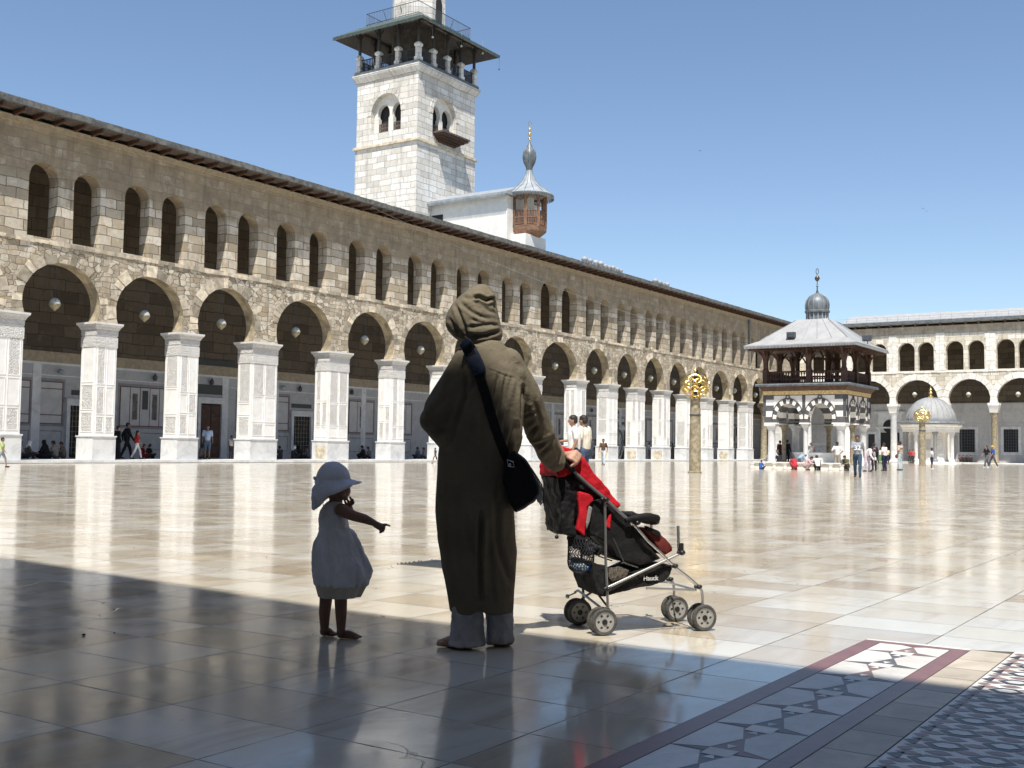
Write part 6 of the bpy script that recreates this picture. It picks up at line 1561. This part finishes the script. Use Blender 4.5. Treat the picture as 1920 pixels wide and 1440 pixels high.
def hat_def(p, n_):
    x = (p-cc_).dot(HR); y = (p-cc_).dot(HF); z = p.z-cc_.z; a = math.atan2(y, x)
    seam = -.0022*math.exp(-((((a+.3)/(math.pi/3)) % 1-.5)*9)**2) if z > .004 else 0
    return n_*(noise.noise(p*18)*.005+noise.noise(Vector((a*6, z*30, 0)))*.0028*(1 if z < .02 else .5)+seam)
ht = obj('hat', remesh(q, .0032, 5, hat_def), HW_, tod, smooth=180)
q = MB(); q.capsule(W(597, 908, Dt), W(590, 896, Dt), .006, .008); q.capsule(W(597, 908, Dt), W(592, 904, Dt-.02), .005, .007); obj('hat_bow', q, HW_, tod, smooth=180)
for k_ in range(6):
    pass

# ---------------------------------------------------------------- stroller
STB = (A_+B_+TR)/2; STB.z = 0
sto = thing('stroller', STB, 'red and black folding stroller with eight small wheels pushed by the robed man', 'stroller')
ALU = simple('brushed_aluminium', (.50,.50,.49), .3, .08, 20, metal=.85, bump=.05, bs=200)
DGR = simple('dark_frame_metal', (.10,.10,.10), .4, .15, 20, metal=.6, bump=.05)
PLB = simple('black_plastic', (.014,.014,.015), .42, .2, 20, bump=.1)
RED = cloth('red_canvas', (.50,.012,.022), .1, 12, .5, 160, .75); REDB = cloth('red_brown_lining', (.13,.025,.022), .15, 12, .5, 160)
TYR = simple('tyre_rubber', (.075,.073,.068), .85, .3, 30, bump=.8, bs=160); RIM = simple('rim_plastic', (.30,.30,.29), .45, .1, 20, bump=.05)
WR = .0712
axis = TR.normalized()
def wheel(first=[None]):
    if first[0] is None:
        Rm = axis.to_track_quat('Z', 'Y').to_matrix().to_4x4()
        q = MB(); q.X = Rm
        n = 44
        prof_ = [(WR-.019,-.011),(WR-.006,-.0125),(WR-.001,-.006),(WR,0),(WR-.001,.006),(WR-.006,.0125),(WR-.019,.011)]
        rs = []
        for r, z in prof_: rs.append([((r+(.0012*(j % 2) if r > WR-.005 else 0))*math.cos(2*math.pi*j/n), (r+(.0012*(j % 2) if r > WR-.005 else 0))*math.sin(2*math.pi*j/n), z) for j in range(n)])
        q.rings(rs, caps=False, closed=True); w1 = obj('wheel', q, TYR)
        q = MB(); q.X = Rm
        a = [(.0, 0)]
        ringo = [(.0515*math.cos(2*math.pi*j/40), .0515*math.sin(2*math.pi*j/40)) for j in range(40)]
        hol = [[(.034*math.cos(2*math.pi*k_/6)+.0078*math.cos(2*math.pi*j/10), .034*math.sin(2*math.pi*k_/6)+.0078*math.sin(2*math.pi*j/10)) for j in range(10)] for k_ in range(6)]
        q.wall(ringo, hol, lambda x, y, d: (x, y, d), -.007, .007)
        q.rings([[(r*math.cos(2*math.pi*j/40), r*math.sin(2*math.pi*j/40), z) for j in range(40)] for r, z in ((.047,-.0095),(.0525,-.0095),(.0525,.0095),(.047,.0095))], caps=False, closed=True)
        rm = obj('rim', q, RIM); rm.parent = w1
        q = MB(); q.X = Rm; q.lathe([(.013,-.013),(.015,-.010),(.015,.010),(.013,.013)], (0,0,0), 16); hb_ = obj('hub', q, PLB); hb_.parent = w1
        q = MB(); q.X = Rm; q.lathe([(.046,-.001),(.046,.001)], (0,0,0), 24); bk_ = obj('wheel_disc', q, DGR); bk_.parent = w1
        first[0] = w1; return w1
    return copy_tree(first[0])
def axle_pt(u): 
    p = SN(u, 1165); return Vector((p.x, p.y, WR))
WP = []
for u_, ks in ((1133, (0, .17, .93, 1.08)), (1320.5, (0, .16, .88, 1.02))):
    for k_ in ks:
        w_ = wheel(); w_.parent = sto; w_.location = axle_pt(u_)+TR*k_-STB; WP.append(w_)
def tube(pts, r=.008, mat_=ALU, name='tube', k=0, n=10):
    q = MB(); q.path([SN(u, v)+TR*k for u, v in pts], r, n); return obj(name, q, mat_, sto, smooth=50)
def joint(u, v, k=0, r=.013, sx=1.5):
    q = MB(); p = NP(u, v, k); q.capsule(p-axis*.012, p+axis*.012, r, r, 10); q.capsule(p+_d.normalized()*-.014, p+_d.normalized()*.014, r*.8, r*.8, 8)
    return obj('joint', q, PLB, sto, smooth=50)
fm = [(1062,866),(1068,875),(1078,886),(1100,906),(1131,932),(1160,959),(1189,984),(1214,1014),(1240,1038),(1264,1062),(1290,1082),(1308,1098)]
fork = [(1308,1098),(1316,1102),(1321,1110),(1322.5,1125),(1321.5,1142),(1320.5,1158)]
for k_ in (0, .92):
    tube(fm, .0082, name='front_tube', k=k_); tube(fork, .0075, name='fork', k=k_+.08, mat_=ALU)
    tube([(1134,937),(1135,1000),(1136,1060),(1138,1100),(1140,1140)], .0075, name='rear_post', k=k_, mat_=ALU if k_ == 0 else DGR)
    tube([(1136,1103),(1200,1073),(1275,1038)], .0075, name='cross_tube', k=k_)
    tube([(1212,1103),(1304,1106)], .0062, name='lower_bar', k=k_)
    joint(1134, 936, k_, .015); joint(1139, 1104, k_, .013); joint(1264, 1061, k_, .013); joint(1309, 1100, k_, .013); joint(1277, 1036, k_, .015); joint(1193, 980, k_, .015); joint(1140, 1146, k_+.08, .016)
    q = MB(); q.capsule(NP(1137, 1150, k_+.08), Vector(axle_pt(1133))+TR*(k_+.08), .012, .012, 8); q.path([axle_pt(1133)+TR*(k_-.03), axle_pt(1133)+TR*(k_+.22)], .006, 8); q.path([axle_pt(1320.5)+TR*(k_-.03), axle_pt(1320.5)+TR*(k_+.2)], .006, 8)
    obj('axle', q, PLB, sto, smooth=50)
    tube([(1272.5,1028),(1271.5,986)], .0085, name='folding_stub', k=k_ if k_ == 0 else .9)
    q = MB(); q.obox(NP(1276, 1028, k_), _d.normalized()*.016, axis*.010, Vector((0,0,.028))); obj('latch', q, PLB, sto, bevel=.004)
    q = MB(); q.path([SN(1060, 862)+TR*k_, SN(1066, 873)+TR*k_, SN(1076,884)+TR*k_], [.014,.0155,.014], 12); obj('handle_grip', q, PLB, sto, smooth=50)
    tube([(1150,1010),(1170,1055),(1196,1064)], .004, DGR, 'thin_strut', k_)
# cross pieces between the sides
for (u_, v_, r_, m_) in ((1139,1107,.005,DGR),(1200,1073,.005,DGR),(1262,1062,.006,ALU),(1305,1106,.006,ALU),(1100,908,.006,PLB),(1137,1065,.004,DGR)):
    q = MB(); q.path([NP(u_, v_, 0), NP(u_, v_, .92)], r_, 8); obj('cross_bar', q, m_, sto, smooth=50)
q = MB(); q.path([NP(1136,1065,.0), NP(1140,1104,.92)], .005, 6); q.path([NP(1140,1104,.0), NP(1136,1065,.92)], .005, 6); q.path([NP(1141,1140,.0)+Vector((0,0,0)), NP(1141,1115,.5), NP(1141,1140,1.0)], .006, 6); obj('scissor_brace', q, DGR, sto, smooth=50)
q = MB(); q.path([W(1078,1110,dep_of(NP(1133,1140,1.0))), W(1084,1107,dep_of(NP(1133,1140,.95))), NP(1138,1143,.25)], .007, 8); q.ball(W(1064,1118,dep_of(NP(1133,1140,1.05))), .012); q.path([W(1064,1118,dep_of(NP(1133,1140,1.05))), W(1080,1111,dep_of(NP(1133,1140,1.0)))], .005, 6)
obj('brake_bar', q, ALU, sto, smooth=50)
def slab(poly, k0, k1, name, mat_, vox=.0055, amp=.006, sm=4, freq=16):
    q = MB(); q.rings([[NP(u, v, k) for u, v in poly] for k in (k0, k1)])
    return obj(name, remesh(q, vox, sm, lambda v, n_: n_*(noise.noise(v*freq)*amp+noise.noise(v*freq*3)*amp*.3)), mat_, sto, smooth=180)
slab([(1103,948),(1128,935),(1150,950),(1176,968),(1200,998),(1222,1026),(1246,1048),(1228,1056),(1203,1062),(1178,1054),(1160,1046),(1150,1028),(1132,1012),(1112,1003),(1100,985)], .08, .86, 'seat', M['blackc'])
slab([(1047,874),(1052,848),(1058,838),(1084,846),(1104,868),(1126,897),(1147,922),(1167,947),(1161,953),(1140,938),(1112,912),(1080,886),(1062,893),(1050,894)], .05, .80, 'hood', RED, amp=.008)
slab([(1078,884),(1092,896),(1131,931),(1128,936),(1088,903),(1074,892)], -.01, .03, 'hood_binding', M['blackc'], .004, .002, 2)
slab([(1087,922),(1114,928),(1116,938),(1104,950),(1102,972),(1100,990),(1098,1007),(1083,993),(1088,965),(1086,940)], .03, .10, 'side_flap', RED, amp=.004)
slab([(1106,948),(1112,952),(1108,975),(1101,995),(1100,980)], .02, .08, 'side_flap', cloth('grey_lining', (.25,.23,.22), .1, 10), .004, .002, 2)
slab([(1146,965),(1150,962),(1147,992),(1137,988)], .05, .12, 'side_flap', RED, .004, .002, 2)
slab([(1052,895),(1085,893),(1098,905),(1104,930),(1104,950),(1090,930),(1080,985),(1100,1008),(1062,1003),(1057,950)], .10, .82, 'back_panel', M['blackc'], amp=.012)
slab([(1212,990),(1226,992),(1240,999),(1252,1010),(1268,1028),(1256,1040),(1244,1036),(1228,1012)], .08, .84, 'leg_rest', REDB, amp=.004)
slab([(1214,986),(1238,996),(1243,1002),(1236,1008),(1214,994)], .04, .12, 'leg_rest_edge', M['blackc'], .0045, .002, 2)
slab([(1244,1036),(1266,1028),(1268,1034),(1252,1043)], .1, .8, 'foot_strap', RED, .0045, .002, 2)
slab([(1114,1054),(1137,1062),(1180,1076),(1226,1064),(1266,1062),(1260,1078),(1250,1092),(1222,1100),(1186,1107),(1160,1113),(1137,1121),(1124,1114),(1116,1090)], .06, .84, 'basket', cloth('basket_mesh', (.022,.022,.022), .4, 90, .8, 300), amp=.007)
slab([(1144,1066),(1164,1062),(1182,1070),(1176,1084),(1150,1092),(1142,1082)], .03, .10, 'folded_jacket', cloth('patterned_cloth', (.10,.085,.07), .7, 110, .5, 120), .0045, .006, 2)
q = MB(); q.path([NP(1172,976,.0), NP(1190,971,-.02), NP(1212,968,-.02), NP(1232,972,.02), NP(1241,979,.2), NP(1243,981,.45), NP(1241,979,.7), NP(1232,972,.88), NP(1190,971,.92)], [.014,.019,.021,.021,.021,.021,.021,.021,.016], 14)
obj('bumper_bar', remesh(q, .004, 2, lambda v, n_: n_*noise.noise(v*40)*.003), M['blackc'], sto, smooth=180)
text_mesh('Hauck', .034, cl((.55,.55,.54)), sto, NP(1222, 1085, .035)-_n*0, _d.normalized(), Vector((0,0,1)), .0015)
# net bag on the back
nb = thing('net_bag', NP(1092, 1070, .45), 'black string net bag holding bottles, hung on the back of the stroller', 'bag')
NETM = simple('net_cord', (.012,.012,.016), .7, .2, 30, bump=0)
prn = [(985,1063,1096,.10),(1000,1064,1102,.13),(1015,1065,1112,.15),(1030,1065,1114,.16),(1045,1064.5,1114,.16),(1056,1064,1113,.15),(1066,1067,1110,.13),(1073,1075,1104,.09),(1077,1086,1096,.03)]
dnet = dep_of(NP(1095, 1040, .35))
def npt(f, t):
    f = f*(len(prn)-1); i = min(int(f), len(prn)-2); f -= i
    v, l, r_, h = [prn[i][j]*(1-f)+prn[i+1][j]*f for j in range(4)]
    return W((l+r_)/2, v, dnet)+HR*(r_-l)/2*dnet/FPX*math.cos(t)+HF*h*.8*math.sin(t)
q = MB()
for j in range(26):
    for s_ in (1, -1): q.path([npt(f/22, 2*math.pi*j/26+s_*f/22*2.2+.12*math.sin(f*1.9)*(1 if s_ > 0 else .5)) for f in range(23)], .0019, 4)
obj('net', q, NETM, nb)
def nblob(p, rx, ry, rz, name, par, m_=None):
    q = MB(); q.ball(p, rx, ry, rz); return obj(name, remesh(q, .004, 0, lambda v, n_: n_*(noise.noise(v*45)*.022+noise.noise(v*110)*.010)), m_ or NETM, par, smooth=180)
nblob(NP(1116, 1030, .2), .045, .06, .035, 'net_bundle', nb); nblob(NP(1098, 1018, .3), .03, .06, .03, 'net_bundle', nb)
q = MB(); q.ball(NP(1058,1010,.3), .011); q.path([NP(1058,1008,.3), NP(1062,985,.3)], .003, 5); obj('toggle', q, PLB, nb, smooth=60)
WAT = N('bottle_plastic'); WAT.b.inputs['Transmission Weight'].default_value = .55; WAT.b.inputs['IOR'].default_value = 1.2; WAT = WAT.fin((.55,.68,.82), .15)
q = MB(); c0 = W(1072, 1064, dnet-.02); c1 = W(1104, 1066, dnet-.05); q.path([c0, c0.lerp(c1, .1), c0.lerp(c1, .5), c0.lerp(c1, .75), c0.lerp(c1, .9), c1], [.02,.026,.026,.026,.012,.010], 14)
bt = tag(obj('water_bottle', q, WAT, smooth=40), 'clear plastic water bottle with blue cap lying in the net bag of the stroller', 'bottle')
q = MB(); q.path([c1, c1+(c1-c0).normalized()*.026], .0145, 12); o_ = obj('cap', q, cl((.02,.09,.5))); o_.parent = bt
q = MB(); c0 = W(1070, 1052, dnet+.04); c1 = W(1100, 1058, dnet+.05); q.path([c0, c0.lerp(c1, .1), c0.lerp(c1, .9), c1], [.02,.026,.026,.012], 12)
tag(obj('water_bottle', q, WAT, smooth=40), 'second clear water bottle behind the one with blue cap in the net bag', 'bottle')
